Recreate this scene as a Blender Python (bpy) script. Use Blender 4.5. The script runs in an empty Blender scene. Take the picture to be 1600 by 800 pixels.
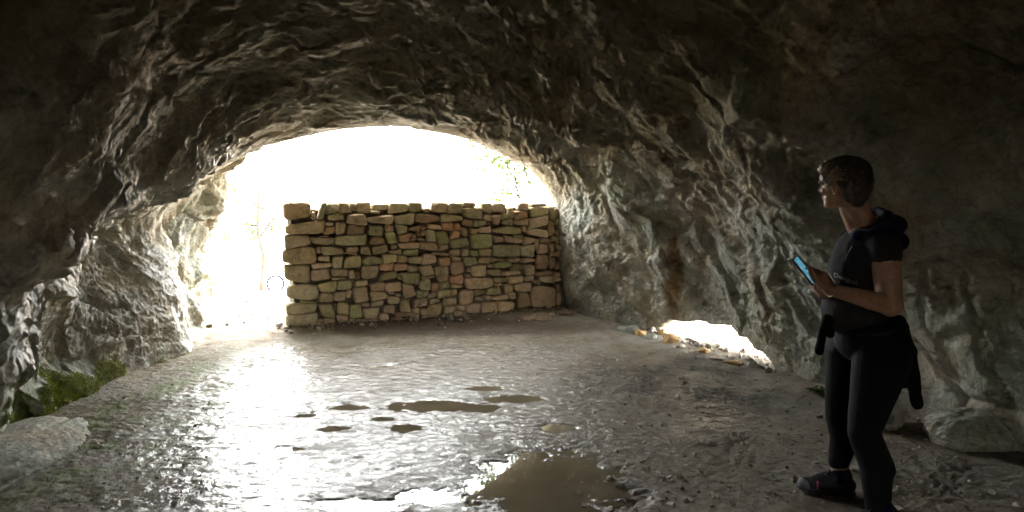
import bpy, bmesh, math, random
import numpy as np
from mathutils import Vector, Matrix
random.seed(7); RNG = np.random.default_rng(11)
sc = bpy.context.scene
COL = sc.collection
# ------------------------------------------------------------------ camera
F_PX = 1065.0; PITCH = math.atan(115.0 / F_PX); CAM_H = 1.6
cd = bpy.data.cameras.new("camera"); cam = bpy.data.objects.new("camera", cd); COL.objects.link(cam)
cd.sensor_width = 36.0; cd.lens = 36.0 * F_PX / 1600.0
cd.clip_start = 0.05; cd.clip_end = 2000
cam.location = (0, 0, CAM_H); cam.rotation_euler = (math.pi / 2 - PITCH, 0, 0)
sc.camera = cam
# ------------------------------------------------------------------ world, sun, exposure
SUN_EL, SUN_AZ = math.radians(48), math.radians(100)      # azimuth from +Y towards +X
w = bpy.data.worlds.new("World"); sc.world = w; w.use_nodes = True
nt = w.node_tree; bg = nt.nodes["Background"]
sky = nt.nodes.new("ShaderNodeTexSky"); sky.sky_type = 'NISHITA'; sky.sun_disc = False
sky.sun_elevation = SUN_EL; sky.sun_rotation = SUN_AZ; sky.dust_density = 1.5; sky.air_density = 1.0
tn = nt.nodes.new("ShaderNodeMixRGB"); tn.blend_type = 'MULTIPLY'; tn.inputs[0].default_value = 1; tn.inputs[2].default_value = (1.0, .95, .88, 1)
nt.links.new(sky.outputs[0], tn.inputs[1]); 
# thin bright cloud veil over most of the sky
wc = nt.nodes.new("ShaderNodeTexCoord"); wn = nt.nodes.new("ShaderNodeTexNoise"); wn.inputs["Scale"].default_value = 2.2; wn.inputs["Detail"].default_value = 6
wr = nt.nodes.new("ShaderNodeValToRGB"); wr.color_ramp.elements[0].position = .30; wr.color_ramp.elements[1].position = .55; wr.color_ramp.elements[0].color = (.45, .45, .45, 1)
vm = nt.nodes.new("ShaderNodeMixRGB"); vm.inputs[2].default_value = (8.4, 8.45, 8.3, 1)
nt.links.new(wc.outputs["Generated"], wn.inputs["Vector"]); nt.links.new(wn.outputs["Fac"], wr.inputs[0]); nt.links.new(wr.outputs[0], vm.inputs[0])
nt.links.new(tn.outputs[0], vm.inputs[1]); nt.links.new(vm.outputs[0], bg.inputs[0]); bg.inputs[1].default_value = 0.15
sl = bpy.data.lights.new("sun", 'SUN'); sl.energy = 3.0; sl.angle = math.radians(0.5); sl.color = (1, .95, .87)
so = bpy.data.objects.new("sun", sl); COL.objects.link(so)
sdir = Vector((math.sin(SUN_AZ) * math.cos(SUN_EL), math.cos(SUN_AZ) * math.cos(SUN_EL), math.sin(SUN_EL)))
so.rotation_euler = sdir.to_track_quat('Z', 'Y').to_euler(); so.location = (6, 12, 12)
vs = sc.view_settings; vs.view_transform = 'Standard'; vs.look = 'None'; vs.gamma = 1; vs.use_curve_mapping = False
vs.exposure = 5.05
sc.cycles.max_bounces = 10; sc.cycles.diffuse_bounces = 6; sc.cycles.glossy_bounces = 4
sc.cycles.transparent_max_bounces = 8; sc.cycles.sample_clamp_indirect = 6.0

# ------------------------------------------------------------------ helpers
def ray(px, py):
    d = Vector((px - 800, F_PX, 400 - py))
    c, s = math.cos(PITCH), math.sin(PITCH)
    return Vector((d.x, d.y * c + d.z * s, d.z * c - d.y * s))
def W(px, py, y):                       # a point seen at photo pixel (px,py), at distance y into the cave
    r = ray(px, py); k = y / r.y
    return Vector((r.x * k, y, CAM_H + r.z * k))
def FL(px, py, z=0.0):                  # where that sight line meets the floor
    r = ray(px, py); k = (z - CAM_H) / r.z
    return Vector((r.x * k, r.y * k, z))
def _hash(ix, iy, iz, seed):
    h = (ix * 374761393 + iy * 668265263 + iz * 2147483647 + seed * 1274126177) & 0xFFFFFFFF
    h = ((h ^ (h >> 13)) * 1274126177) & 0xFFFFFFFF
    h = ((h ^ (h >> 15)) * 2246822519) & 0xFFFFFFFF
    return h ^ (h >> 16)
_G = RNG.normal(size=(256, 3)); _G /= np.linalg.norm(_G, axis=1)[:, None]
def pnoise(P, seed=0):                  # gradient noise, about -1..1
    P = np.asarray(P, dtype=np.float64); I = np.floor(P).astype(np.int64); Fr = P - I
    U = Fr * Fr * Fr * (Fr * (Fr * 6 - 15) + 10); out = np.zeros(len(P))
    for dx in (0, 1):
        for dy in (0, 1):
            for dz in (0, 1):
                h = _hash(I[:, 0] + dx, I[:, 1] + dy, I[:, 2] + dz, seed) & 255
                g = _G[h]
                d = g[:, 0] * (Fr[:, 0] - dx) + g[:, 1] * (Fr[:, 1] - dy) + g[:, 2] * (Fr[:, 2] - dz)
                wx = U[:, 0] if dx else 1 - U[:, 0]; wy = U[:, 1] if dy else 1 - U[:, 1]; wz = U[:, 2] if dz else 1 - U[:, 2]
                out += d * wx * wy * wz
    return out * 1.5
def fbm(P, f, octv, seed=0, gain=.5, mode=0):
    P = np.asarray(P) * f; a = 1.0; t = 0; s = 0
    for o in range(octv):
        n = pnoise(P, seed + o)
        if mode == 1: n = np.abs(n) * 2 - .5          # billows
        if mode == 2: n = .5 - np.abs(n) * 2          # ridges
        t = t + a * n; s += a; a *= gain; P = P * 2.03 + 7.1
    return t / s
def crag(P, size, seed):                # broken rock faces: every cell of a jittered lattice is a tilted plane
    P = np.asarray(P) / size; I = np.floor(P).astype(np.int64); best = np.full(len(P), 1e9); val = np.zeros(len(P)); sec = np.full(len(P), 1e9)
    for dx in (-1, 0, 1):
        for dy in (-1, 0, 1):
            for dz in (-1, 0, 1):
                J = I + np.array([dx, dy, dz]); h = _hash(J[:, 0], J[:, 1], J[:, 2], seed)
                c = J + .5 + .42 * _G[h & 255]; d = P - c; r = (d * d).sum(1); g = _G[(h >> 8) & 255]
                v = (d * g).sum(1) * 1.1 + (((h >> 16) & 255) / 255. - .5) * .5
                m = r < best; sec = np.where(m, best, np.minimum(sec, r)); val = np.where(m, v, val); best = np.where(m, r, best)
    edge = np.sqrt(sec) - np.sqrt(best)
    return val * sstep(0, .12, edge) - .28 * (1 - sstep(0, .10, edge))
def sstep(a, b, x):
    t = np.clip((np.asarray(x, dtype=float) - a) / (b - a), 0, 1); return t * t * (3 - 2 * t)
def mesh_obj(name, V, Fc, mat, parent=None, smooth=True, cols=None):
    me = bpy.data.meshes.new(name)
    V = np.asarray(V, dtype=np.float32)
    if isinstance(Fc, np.ndarray):
        n, k = Fc.shape
        me.vertices.add(len(V)); me.vertices.foreach_set("co", V.ravel())
        me.loops.add(n * k); me.polygons.add(n)
        me.loops.foreach_set("vertex_index", Fc.astype(np.int32).ravel())
        me.polygons.foreach_set("loop_start", np.arange(0, n * k, k, dtype=np.int32))
        me.polygons.foreach_set("loop_total", np.full(n, k, dtype=np.int32))
        me.update(calc_edges=True)
    else:
        me.from_pydata([tuple(map(float, v)) for v in V], [], [tuple(map(int, f)) for f in Fc]); me.update()
    me.validate()
    me.polygons.foreach_set("use_smooth", [smooth] * len(me.polygons))
    if cols is not None:
        a = me.color_attributes.new("tint", 'FLOAT_COLOR', 'POINT')
        c = np.ones((len(V), 4), dtype=np.float32); c[:, :3] = cols; a.data.foreach_set("color", c.ravel())
    o = bpy.data.objects.new(name, me); COL.objects.link(o)
    if mat: me.materials.append(mat)
    if parent: o.parent = parent
    return o
def tag(o, label=None, cat=None, group=None, kind=None):
    if label: o["label"] = label
    if cat: o["category"] = cat
    if group: o["group"] = group
    if kind: o["kind"] = kind
    return o
def empty(name, loc=(0, 0, 0)):
    e = bpy.data.objects.new(name, None); COL.objects.link(e); e.location = loc; e.empty_display_size = .1; return e
def grid_faces(nu, nv, keep=None):
    i = np.arange(nu - 1)[:, None] * nv + np.arange(nv - 1)[None, :]
    f = np.stack([i, i + 1, i + nv + 1, i + nv], -1).reshape(-1, 4)
    return f if keep is None else f[keep.ravel()]

# ------------------------------------------------------------------ materials
class NT:
    def __init__(s, name):
        s.m = bpy.data.materials.new(name); s.m.use_nodes = True; s.t = s.m.node_tree
        s.b = s.t.nodes["Principled BSDF"]; s.tc = s.t.nodes.new("ShaderNodeNewGeometry")
        s.oc = s.t.nodes.new("ShaderNodeTexCoord")
    def n(s, typ, **kw):
        x = s.t.nodes.new("ShaderNode" + typ)
        for k, v in kw.items():
            if k.startswith("i_"): x.inputs[k[2:].replace("_", " ")].default_value = v
            else: setattr(x, k, v)
        return x
    def l(s, a, b): s.t.links.new(a, b)
    def pos(s): return s.oc.outputs["Object"]
    def noise(s, scale, detail=6, rough=.55, dist=0.0, vec=None, out="Fac"):
        x = s.n("TexNoise"); x.inputs["Scale"].default_value = scale; x.inputs["Detail"].default_value = detail
        x.inputs["Roughness"].default_value = rough; x.inputs["Distortion"].default_value = dist
        s.l(vec if vec is not None else s.pos(), x.inputs["Vector"]); return x.outputs[out]
    def vor(s, scale, feature='F1', vec=None, out="Distance"):
        x = s.n("TexVoronoi"); x.feature = feature; x.inputs["Scale"].default_value = scale
        s.l(vec if vec is not None else s.pos(), x.inputs["Vector"]); return x.outputs[out]
    def ramp(s, fac, stops):
        x = s.n("ValToRGB"); e = x.color_ramp.elements
        while len(e) < len(stops): e.new(.5)
        for el, (p, c) in zip(e, stops):
            el.position = p; el.color = (c, c, c, 1) if isinstance(c, (int, float)) else (*c, 1)
        s.l(fac, x.inputs[0]); return x.outputs[0]
    def mix(s, fac, a, b, mode='MIX'):
        x = s.n("MixRGB", blend_type=mode)
        for k, v in ((0, fac), (1, a), (2, b)):
            if hasattr(v, "links"): s.l(v, x.inputs[k])
            elif isinstance(v, (int, float)): x.inputs[k].default_value = v if k == 0 else (v, v, v, 1)
            else: x.inputs[k].default_value = (*v, 1)
        return x.outputs[0]
    def math(s, op, a, b=None, clamp=False):
        x = s.n("Math", operation=op); x.use_clamp = clamp
        for k, v in ((0, a), (1, b)):
            if v is None: continue
            if hasattr(v, "links"): s.l(v, x.inputs[k])
            else: x.inputs[k].default_value = v
        return x.outputs[0]
    def stretch(s, scale, rot=(0, 0, 0)):
        x = s.n("Mapping"); x.inputs["Scale"].default_value = scale; x.inputs["Rotation"].default_value = rot
        s.l(s.pos(), x.inputs["Vector"]); return x.outputs[0]
    def bump(s, h, dist, strength=1.0, prev=None):
        x = s.n("Bump"); x.inputs["Strength"].default_value = strength; x.inputs["Distance"].default_value = dist
        s.l(h, x.inputs["Height"])
        if prev is not None: s.l(prev, x.inputs["Normal"])
        return x.outputs[0]
    def sphere_mask(s, c, r, soft=.5, sc3=(1, 1, 1)):   # 1 inside a patch round point c, 0 outside
        a = s.n("VectorMath", operation='SUBTRACT'); s.l(s.pos(), a.inputs[0]); a.inputs[1].default_value = c
        b = s.n("VectorMath", operation='DIVIDE'); s.l(a.outputs[0], b.inputs[0]); b.inputs[1].default_value = (r * sc3[0], r * sc3[1], r * sc3[2])
        d = s.n("VectorMath", operation='LENGTH'); s.l(b.outputs[0], d.inputs[0])
        m = s.n("MapRange"); m.inputs[1].default_value = 1 + soft; m.inputs[2].default_value = 1 - soft
        m.interpolation_type = 'SMOOTHSTEP'; s.l(d.outputs["Value"], m.inputs[0]); return m.outputs[0]
    def set(s, **kw):
        for k, v in kw.items():
            i = s.b.inputs[k.replace("_", " ")]
            if hasattr(v, "links"): s.l(v, i)
            elif isinstance(v, tuple) and len(v) == 3 and i.type == 'RGBA': i.default_value = (*v, 1)
            else: i.default_value = v
        return s.m
def plain(name, col, rough=.6, **kw):
    M = NT(name); n = M.noise(40, 3)
    c = M.mix(M.ramp(n, [(.3, 0.0), (.7, 1.0)]), tuple(x * .8 for x in col), tuple(min(1, x * 1.2) for x in col))
    return M.set(Base_Color=c, Roughness=rough, **kw)

def rock_material():
    M = NT("limestone")
    st = M.stretch((1.0, 1.0, .75), (0.5, -.35, 0))
    n1 = M.noise(.9, 5, .6, .6); n2 = M.noise(2.6, 8, .65, .5, st); n3 = M.noise(14, 8, .7, .3); n4 = M.noise(60, 5, .7)
    base = M.ramp(n2, [(.24, (.15, .145, .115)), (.40, (.29, .288, .245)), (.55, (.41, .41, .355)), (.72, (.54, .54, .48))])
    warm = M.ramp(M.noise(1.7, 5, .6, .3), [(.45, 0.0), (.62, 1.0)])
    base = M.mix(M.math('MULTIPLY', warm, .55), base, M.mix(1.0, base, (1.22, .93, .70), 'MULTIPLY'))
    grn = M.ramp(n1, [(.46, 0.0), (.60, 1.0)]); g2 = M.ramp(n3, [(.42, 0.0), (.56, 1.0)])
    base = M.mix(M.math('MULTIPLY', M.math('MULTIPLY', grn, g2), .6), base, (.20, .24, .14))
    dk = M.ramp(M.noise(5, 8, .7, .8, st), [(.36, 1.0), (.46, 0.0)])
    base = M.mix(M.math('MULTIPLY', dk, .4), base, (.075, .075, .062))
    base = M.mix(M.ramp(n3, [(.3, .45), (.55, 0.0)]), base, (.07, .065, .05))
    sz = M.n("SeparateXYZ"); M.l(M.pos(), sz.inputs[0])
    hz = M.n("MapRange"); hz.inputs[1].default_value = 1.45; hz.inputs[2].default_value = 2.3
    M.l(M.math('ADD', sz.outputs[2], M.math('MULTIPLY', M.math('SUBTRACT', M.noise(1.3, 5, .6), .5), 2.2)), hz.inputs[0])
    base = M.mix(M.math('MULTIPLY', hz.outputs[0], .95), base, M.mix(1.0, base, (.36, .33, .26), 'MULTIPLY'))  # dark patina on high rock, strengthened to paint the ceiling's shade into its colour
    cr = M.ramp(M.vor(7, 'DISTANCE_TO_EDGE', M.mix(.12, M.pos(), M.noise(3, 4, out="Color"))), [(0, 1.0), (.03, 0.0)])
    base = M.mix(M.math('MULTIPLY', cr, .35), base, (.04, .038, .03))
    # ochre streak on the right wall, moss at the left foot
    p = W(1054, 440, 6.75)
    o = M.math('MULTIPLY', M.sphere_mask(tuple(p), .5, .5, (.17, .5, 1.0)), M.ramp(M.noise(9, 6, .7, vec=st), [(.36, 0.0), (.5, .9)]))
    base = M.mix(o, base, (.17, .10, .035))
    p = W(120, 645, 4.3)
    mo = M.math('MULTIPLY', M.sphere_mask(tuple(p), .6, .45, (1, 1.3, .55)), M.ramp(M.noise(6, 6, .7), [(.38, 0.0), (.52, 1.0)]))
    base = M.mix(mo, base, (.10, .14, .02))
    p = W(150, 470, 5.2)
    wetm = M.sphere_mask(tuple(p), 1.5, .5, (.8, 1.3, 1.0))
    rough = M.math('SUBTRACT', M.ramp(M.noise(3.5, 5, .6), [(.36, .55), (.6, .85)]), M.math('MULTIPLY', wetm, .26))
    h = M.math('ADD', M.math('MULTIPLY', M.noise(16, 12, .78, .5), 1.0), M.math('MULTIPLY', M.vor(30, 'SMOOTH_F1'), .45))
    nb = M.bump(h, .034, 1.0)
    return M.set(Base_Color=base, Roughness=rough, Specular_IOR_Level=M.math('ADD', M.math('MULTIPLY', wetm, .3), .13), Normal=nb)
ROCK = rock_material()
# ------------------------------------------------------------------ cave: one rock surface over a net of 3-D stations
def P(*a): return W(*a)
def V3(*a): return Vector(a)
NET = [
 [V3(-.5,-4.8,-.1),V3(-.5,-4.9,.3),V3(-.5,-4.9,.6),V3(-.4,-4.9,.8),V3(-.3,-4.9,1),V3(-.1,-4.9,1.1),V3(.1,-4.9,1.1),V3(.3,-4.9,1.1),V3(.5,-4.9,1),V3(.6,-4.9,.7),V3(.6,-4.9,.4),V3(.6,-4.8,-.1)],
 [V3(-2.1,-4,-.1),V3(-2.2,-4,.5),V3(-2.3,-4,1),V3(-2.2,-4,1.5),V3(-1.8,-4,2.0),V3(-1.1,-4,2.3),V3(0,-4,2.4),V3(1,-4,2.3),V3(2,-4,2.0),V3(2.3,-4,1.3),V3(2.3,-4,.6),V3(2.2,-4,-.1)],
 [V3(-2.7,-1.8,-.1),V3(-2.9,-1.8,.5),V3(-3.1,-1.8,1),V3(-3.1,-1.8,1.6),V3(-2.7,-1.8,2.3),V3(-1.6,-1.8,2.8),V3(0,-1.8,3.0),V3(1.6,-1.8,2.9),V3(3.0,-1.8,2.4),V3(3.6,-1.8,1.5),V3(3.6,-1.8,.7),V3(3.5,-1.8,-.1)],
 [V3(-2.8,.6,-.1),V3(-3.1,.6,.4),V3(-3.3,.6,.9),V3(-3.3,.6,1.5),V3(-2.9,.6,2.3),V3(-1.8,.6,2.9),V3(-.1,.7,3.1),V3(1.7,.8,3.0),V3(3.2,1.0,2.5),V3(3.9,1.1,1.5),V3(3.8,1.2,.7),V3(3.6,1.2,-.1)],
 [V3(-2.7,2.0,-.1),V3(-2.95,1.9,.4),V3(-3.2,1.9,.9),V3(-3.25,1.9,1.5),V3(-2.9,1.9,2.25),V3(-1.9,1.9,2.85),V3(-.2,2.0,3.12),V3(1.6,2.1,3.05),V3(3.0,2.5,2.4),V3(3.6,2.8,1.4),V3(3.5,2.9,.6),V3(3.3,3.0,-.1)],
 [V3(-2.58,2.9,-.1),V3(-2.85,2.8,.4),V3(-3.1,2.8,.9),V3(-3.2,2.8,1.5),V3(-2.85,2.8,2.15),V3(-1.9,2.8,2.75),V3(-.3,3.0,3.05),V3(1.4,3.3,3.0),V3(2.65,3.6,2.3),V3(3.15,3.9,1.3),V3(3.0,4.0,.6),V3(2.92,4.15,-.1)],
 [FL(30,690,-.1),P(44,570,4.0),P(56,480,4.05),P(92,405,4.1),P(110,260,4.05),P(260,0,4.0),P(620,-40,4.2),P(1000,-10,4.5),P(1180,180,4.8),P(1255,370,5.0),P(1268,500,5.1),FL(1268,616,-.1)],
 [FL(90,690,-.1),P(80,600,4.6),P(84,500,4.95),P(120,410,5.15),P(178,345,4.8),P(335,130,5.1),P(600,70,5.3),P(830,90,5.6),P(1000,200,6.0),P(1085,320,6.3),P(1092,440,6.5),FL(1100,553,-.1)],
 [FL(205,618,-.1),P(190,530,5.5),P(165,440,5.8),P(172,358,6.0),P(242,314,5.75),P(420,185,6.1),P(600,158,6.3),P(740,165,6.5),P(850,215,7.1),P(925,300,7.5),P(930,400,7.5),FL(935,512,-.1)],
 [FL(300,575,-.1),P(284,500,6.15),P(252,415,6.4),P(246,345,6.75),P(305,285,6.75),P(400,235,6.9),P(520,205,7.0),P(640,200,7.2),P(760,230,7.75),P(850,290,8.45),P(866,380,8.45),FL(872,492,-.1)],
 [FL(312,552,-.1),P(306,490,6.8),P(288,410,7.1),P(284,340,7.4),P(325,285,7.4),P(396,226,7.1),P(520,180,7.15),P(640,178,7.4),P(762,205,8.0),P(846,270,9.1),P(850,340,9.2),P(858,440,9.2)],
 [P(322,525,7.5),P(330,470,7.8),P(322,400,8.1),P(330,330,8.3),P(358,270,8.2),P(392,215,7.5),P(520,140,7.35),P(640,140,7.6),P(765,175,8.3),P(836,250,9.8),P(836,330,9.9),P(840,440,9.9)],
 [V3(-4.3,9.6,-.4),V3(-4.5,9.9,.5),V3(-4.4,10,1.3),V3(-4.3,9.8,2.1),V3(-4.2,9.4,3.0),V3(-3.4,8.2,3.7),V3(-1.9,7.7,4.0),V3(-.8,8.0,4.1),V3(.2,8.8,4.0),V3(1.0,10.3,3.0),V3(1.1,10.5,1.5),V3(1.1,10.5,-.6)],
 [V3(-6.5,11,-1),V3(-6.8,10.6,1),V3(-6.5,9.6,2.5),V3(-6,8.5,3.6),V3(-5,7.5,4.4),V3(-3.5,7,4.8),V3(-1.8,6.8,5.0),V3(-.2,7,5.0),V3(1.5,8,4.6),V3(1.9,9.2,3.2),V3(1.9,9.5,2.2),V3(1.9,9.5,1.5)],
 [V3(-7.5,5,-1),V3(-7.5,5,1.5),V3(-7,4,3),V3(-6,3,4.2),V3(-4,3,5.0),V3(-2,3,5.2),V3(0,3,5.3),V3(1.6,4.5,4.8),V3(2.5,5.6,4.0),V3(2.85,6,3.0),V3(2.85,6.2,2.2),V3(2.8,6.3,1.4)],
 [V3(-6,-5,-1),V3(-6,-5,1.5),V3(-5.5,-5,3),V3(-4.5,-5,4),V3(-3,-5,4.6),V3(-1,-5,5),V3(1,-5,5),V3(3,-5,4.6),V3(5,-4,4),V3(6,-3,3),V3(6,-3,2),V3(6,-3,1)],
]
HOLE_TOP = [(985,512),(1008,502),(1045,500),(1082,506),(1122,527),(1150,547),(1180,575)]
def hole_top_z():
    xs, zs = [], []
    base = [(940,510),(1100,553),(1268,616)]
    for px, py in HOLE_TOP:
        by = np.interp(px, [b[0] for b in base], [b[1] for b in base]); d = FL(px, by).y + .06
        q = W(px, py, d); xs.append(q.y); zs.append(q.z)
    return np.array(xs[::-1]), np.array(zs[::-1])
HY, HZ = hole_top_z()
def catmull(A, i, f):
    n = len(A); g = lambda k: A[np.clip(k, 0, n - 1)]
    p0, p1, p2, p3 = g(i - 1), g(i), g(i + 1), g(i + 2); f = f[:, None, None]
    return .5 * (2 * p1 + (p2 - p0) * f + (2 * p0 - 5 * p1 + 4 * p2 - p3) * f ** 2 + (3 * p1 - p0 - 3 * p2 + p3) * f ** 3)
def build_cave():
    A = np.array([[tuple(v) for v in r] for r in NET])
    seg = [10, 14, 20, 26, 40, 70, 90, 110, 70, 34, 34, 40, 24, 12, 8]
    t = np.concatenate([k + np.arange(n) / n for k, n in enumerate(seg)] + [[len(seg) - 1e-6]])
    i = np.floor(t).astype(int); R = catmull(A, i, t - i)                       # (T,12,3)
    B = R.transpose(1, 0, 2)
    sseg = [44, 44, 44, 52, 60, 66, 66, 66, 60, 60, 66]
    s = np.concatenate([k + np.arange(n) / n for k, n in enumerate(sseg)] + [[11 - 1e-6]])
    j = np.floor(s).astype(int); S = catmull(B, j, s - j)                       # (S,T,3)
    G = S.transpose(1, 0, 2); T, NS = G.shape[:2]
    du = np.gradient(G, axis=0); dv = np.gradient(G, axis=1)
    N = np.cross(du, dv); N /= np.linalg.norm(N, axis=2)[..., None] + 1e-9
    # normals point into the cave
    c = np.array([0, 4, 1.2]); 
    mid = (G[:int(sum(seg[:8]))] - c)
    if (N[:len(mid)] * mid).sum(2).mean() > 0: N = -N
    Pp = G.reshape(-1, 3); Nn = N.reshape(-1, 3)
    d = np.array([.40, -.55, -.62]); d /= np.linalg.norm(d)
    side = sstep(-1.5, 1.0, Pp[:, 0])[:, None]
    d2 = np.array([-.35, -.45, -.65]); d2 /= np.linalg.norm(d2)
    dd = d * side + d2 * (1 - side)
    Q = Pp - (.10 + .32 * side) * (Pp * dd).sum(1)[:, None] * dd
    warp = np.stack([fbm(Pp, .9, 3, 40), fbm(Pp, .9, 3, 50), fbm(Pp, .9, 3, 60)], 1)
    Qw = Q + .20 * warp
    tt = np.repeat(t, NS); ss = np.tile(s, T)
    lip = np.exp(-((tt - 9.0) / .55) ** 2)                                      # stay on the traced lip
    amp = 1 - .8 * lip * sstep(2.2, 3.5, ss)
    D = .15 * fbm(Qw, .95, 2, 1, .45, 1) + .045 * fbm(Qw, 2.4, 3, 5, .5) - .035 * np.clip(fbm(Qw, 2.1, 2, 8, .5, 2), 0, 1) * (1 - .3 * lip) \
        + .12 * fbm(Pp, .7, 2, 9)
    Qc = Qw + .10 * np.stack([fbm(Pp, 3.5, 2, 340), fbm(Pp, 3.5, 2, 350), fbm(Pp, 3.5, 2, 360)], 1) * .6
    ceil_ = 1 - .45 * sstep(1.5, 2.2, Pp[:, 2]) * sstep(.6, -.6, Pp[:, 0])
    D = D * ceil_ + (.066 * crag(Qc, .46, 901) + .030 * crag(Qc + .03 * warp, .19, 905) + .012 * crag(Qc, .075, 909)) * (1 - .45 * lip)
    near = sstep(4.5, 6.5, tt) * (1 - sstep(11, 13, tt))
    fine = .75 * (1 - .4 * sstep(1.6, 2.2, Pp[:, 2])) * .040 * fbm(Pp + .12 * warp, 6, 5, 15, .66) + .014 * fbm(Pp, 22, 3, 25, .6, 1)
    pits = np.clip(fbm(Qw, 4.6, 2, 33) - .22, 0, 1) * -.22
    rug = .6 + .9 * sstep(-.2, .3, fbm(Pp, .8, 2, 71))
    D = D * amp + (fine * rug + pits * .9) * (.35 + .65 * near) * (1 - .4 * lip) * ceil_
    foot = sstep(-.05, .35, Pp[:, 2]); D = D * (.25 + .75 * foot)
    Pn = Pp + Nn * D[:, None]
    Gd = Pn.reshape(T, NS, 3)
    # hole at the foot of the right wall
    cen = (Gd[:-1, :-1] + Gd[1:, 1:]) / 2; tc_ = t[:-1][:, None] + 0 * cen[..., 0]; sc_ = s[:-1][None, :] + 0 * cen[..., 0]
    zt = np.interp(cen[..., 1], HY, HZ, left=-1, right=-1) + .012 * np.sin(cen[..., 1] * 23)
    hole = (sc_ > 9.2) & (tc_ > 5.5) & (tc_ < 8.9) & (cen[..., 2] < zt)
    f = grid_faces(T, NS)
    H = hole.ravel(); keep = f[~H]
    # rim of the hole: push its border outwards as a short passage
    cnt = {}
    idx = np.where(H)[0]
    for q in idx:
        a = f[q]
        for k in range(4):
            e = (a[k], a[(k + 1) % 4]); key = (min(e), max(e)); cnt.setdefault(key, []).append(e)
    border = [v[0] for k, v in cnt.items() if len(v) == 1]
    bset = set()
    for e in border: bset.update(e)
    bv = [b for b in bset]
    V = list(map(tuple, Pn)); new = {}
    rows = []
    for step, (dx, dz) in enumerate(((.05, -.008), (.12, .0), (.22, .05), (.4, .25), (.6, .7))):
        new = {}
        for b in bv:
            p = Pn[b]; n_ = pnoise(np.array([[p[0] * 9 + step, p[1] * 9, p[2] * 9]]), 3)[0] * .02
            V.append((p[0] + dx * .86, p[1] + dx * .5, p[2] + dz + n_)); new[b] = len(V) - 1
        rows.append(new)
    extra = []
    prev = {b: b for b in bv}
    for new in rows:
        for a, b in border:
            if Pn[a][2] < -.03 and Pn[b][2] < -.03: continue
            extra.append((prev[a], prev[b], new[b], new[a]))
        prev = new
    allf = np.concatenate([keep, np.array(extra, dtype=np.int64)])
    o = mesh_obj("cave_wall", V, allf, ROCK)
    tag(o, kind="structure")
    return Gd
CAVE = build_cave()

# ------------------------------------------------------------------ ground: one sheet to the horizon
def axis(lo, hi, step, far_lo, far_hi, g=1.18):
    a = list(np.arange(lo, hi, step)); d = step; x = lo; L = []
    while x > far_lo: d = min(d * g, 60); x -= d; L.append(x)
    d = step; x = a[-1]; H = []
    while x < far_hi: d = min(d * g, 60); x += d; H.append(x)
    return np.array(L[::-1] + a + H)
WET_C = (-.45, 4.4)
PUDDLES = [(545, 636, .16, .07, .022), (690, 634, .34, .13, .024), (632, 668, .13, .07, .024), (520, 668, .11, .05, .022), (598, 654, .09, .04, .02), (760, 606, .16, .07, .022),
           (800, 622, .22, .09, .022), (480, 648, .08, .05, .02), (600, 572, .12, .06, .02), (672, 776, .17, .10, .026), (858, 752, .42, .40, .026), (560, 790, .20, .08, .024), (452, 700, .10, .04, .02), (868, 668, .13, .07, .022)]
def ground_h(X, Y):
    Pp = np.stack([X, Y, 0 * X], 1)
    out = sstep(9.2, 12.0, Y)
    h = -.16 * np.clip(Y - 9.8, 0, 26) - .10 * sstep(1.5, 6, X - 2.2) * sstep(4, 8, Y)
    wet = np.exp(-(((X - WET_C[0]) / 1.35) ** 2 + ((Y - WET_C[1]) / 2.1) ** 2) ** 1.5)
    dam = np.clip(1 - wet * 1.15, 0, 1)
    h = h + .014 * dam + (.006 + .012 * dam) * fbm(Pp, .9, 2, 101) + (.006 + .006 * dam) * fbm(Pp, 2.6, 3, 105) * (1 - out * .5)
    lump = (.0058 + .010 * dam) * fbm(Pp * np.array([.8, 1.1, 1]), 11, 4, 111, .68) + (.0015 + .006 * dam) * fbm(Pp, 24, 2, 115, .6, 2)
    stony = sstep(-.15, .35, fbm(Pp, 1.3, 2, 131))
    h = h + lump * (.6 + .8 * stony)
    n7 = .55 * fbm(Pp * np.array([.8, 1.3, 1]), 5, 2, 171, .6) + .75 * fbm(Pp * np.array([.7, 1.3, 1]), 15, 3, 175, .6)
    for px, py, rx, ry, dp in PUDDLES:
        q = FL(px, py); d2 = ((X - q.x) / rx) ** 2 + ((Y - q.y) / ry) ** 2
        k = sstep(1.25, .75, np.sqrt(d2) + .9 * n7); h = h * (1 - .7 * k) - .42 * dp * k
    # banks at the foot of the rock
    lw = sstep(-2.15, -2.75, X + .0 * Y) * sstep(9, 7, Y); h = h + .03 * lw
    h = h + 9.0 * sstep(45, 150, Y) + .05 * out * fbm(Pp, .5, 3, 140) + .35 * sstep(30, 90, Y) * fbm(Pp, .03, 3, 150)
    # silt heaped against the stone wall
    dist = (Y - (7.2 + (X + 2.36) * .369)) * .938
    h = h + .05 * np.exp(-((dist + .12) / .22) ** 2) * sstep(-2.7, -2.2, X) * (X < 1.2)
    return h
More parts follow.
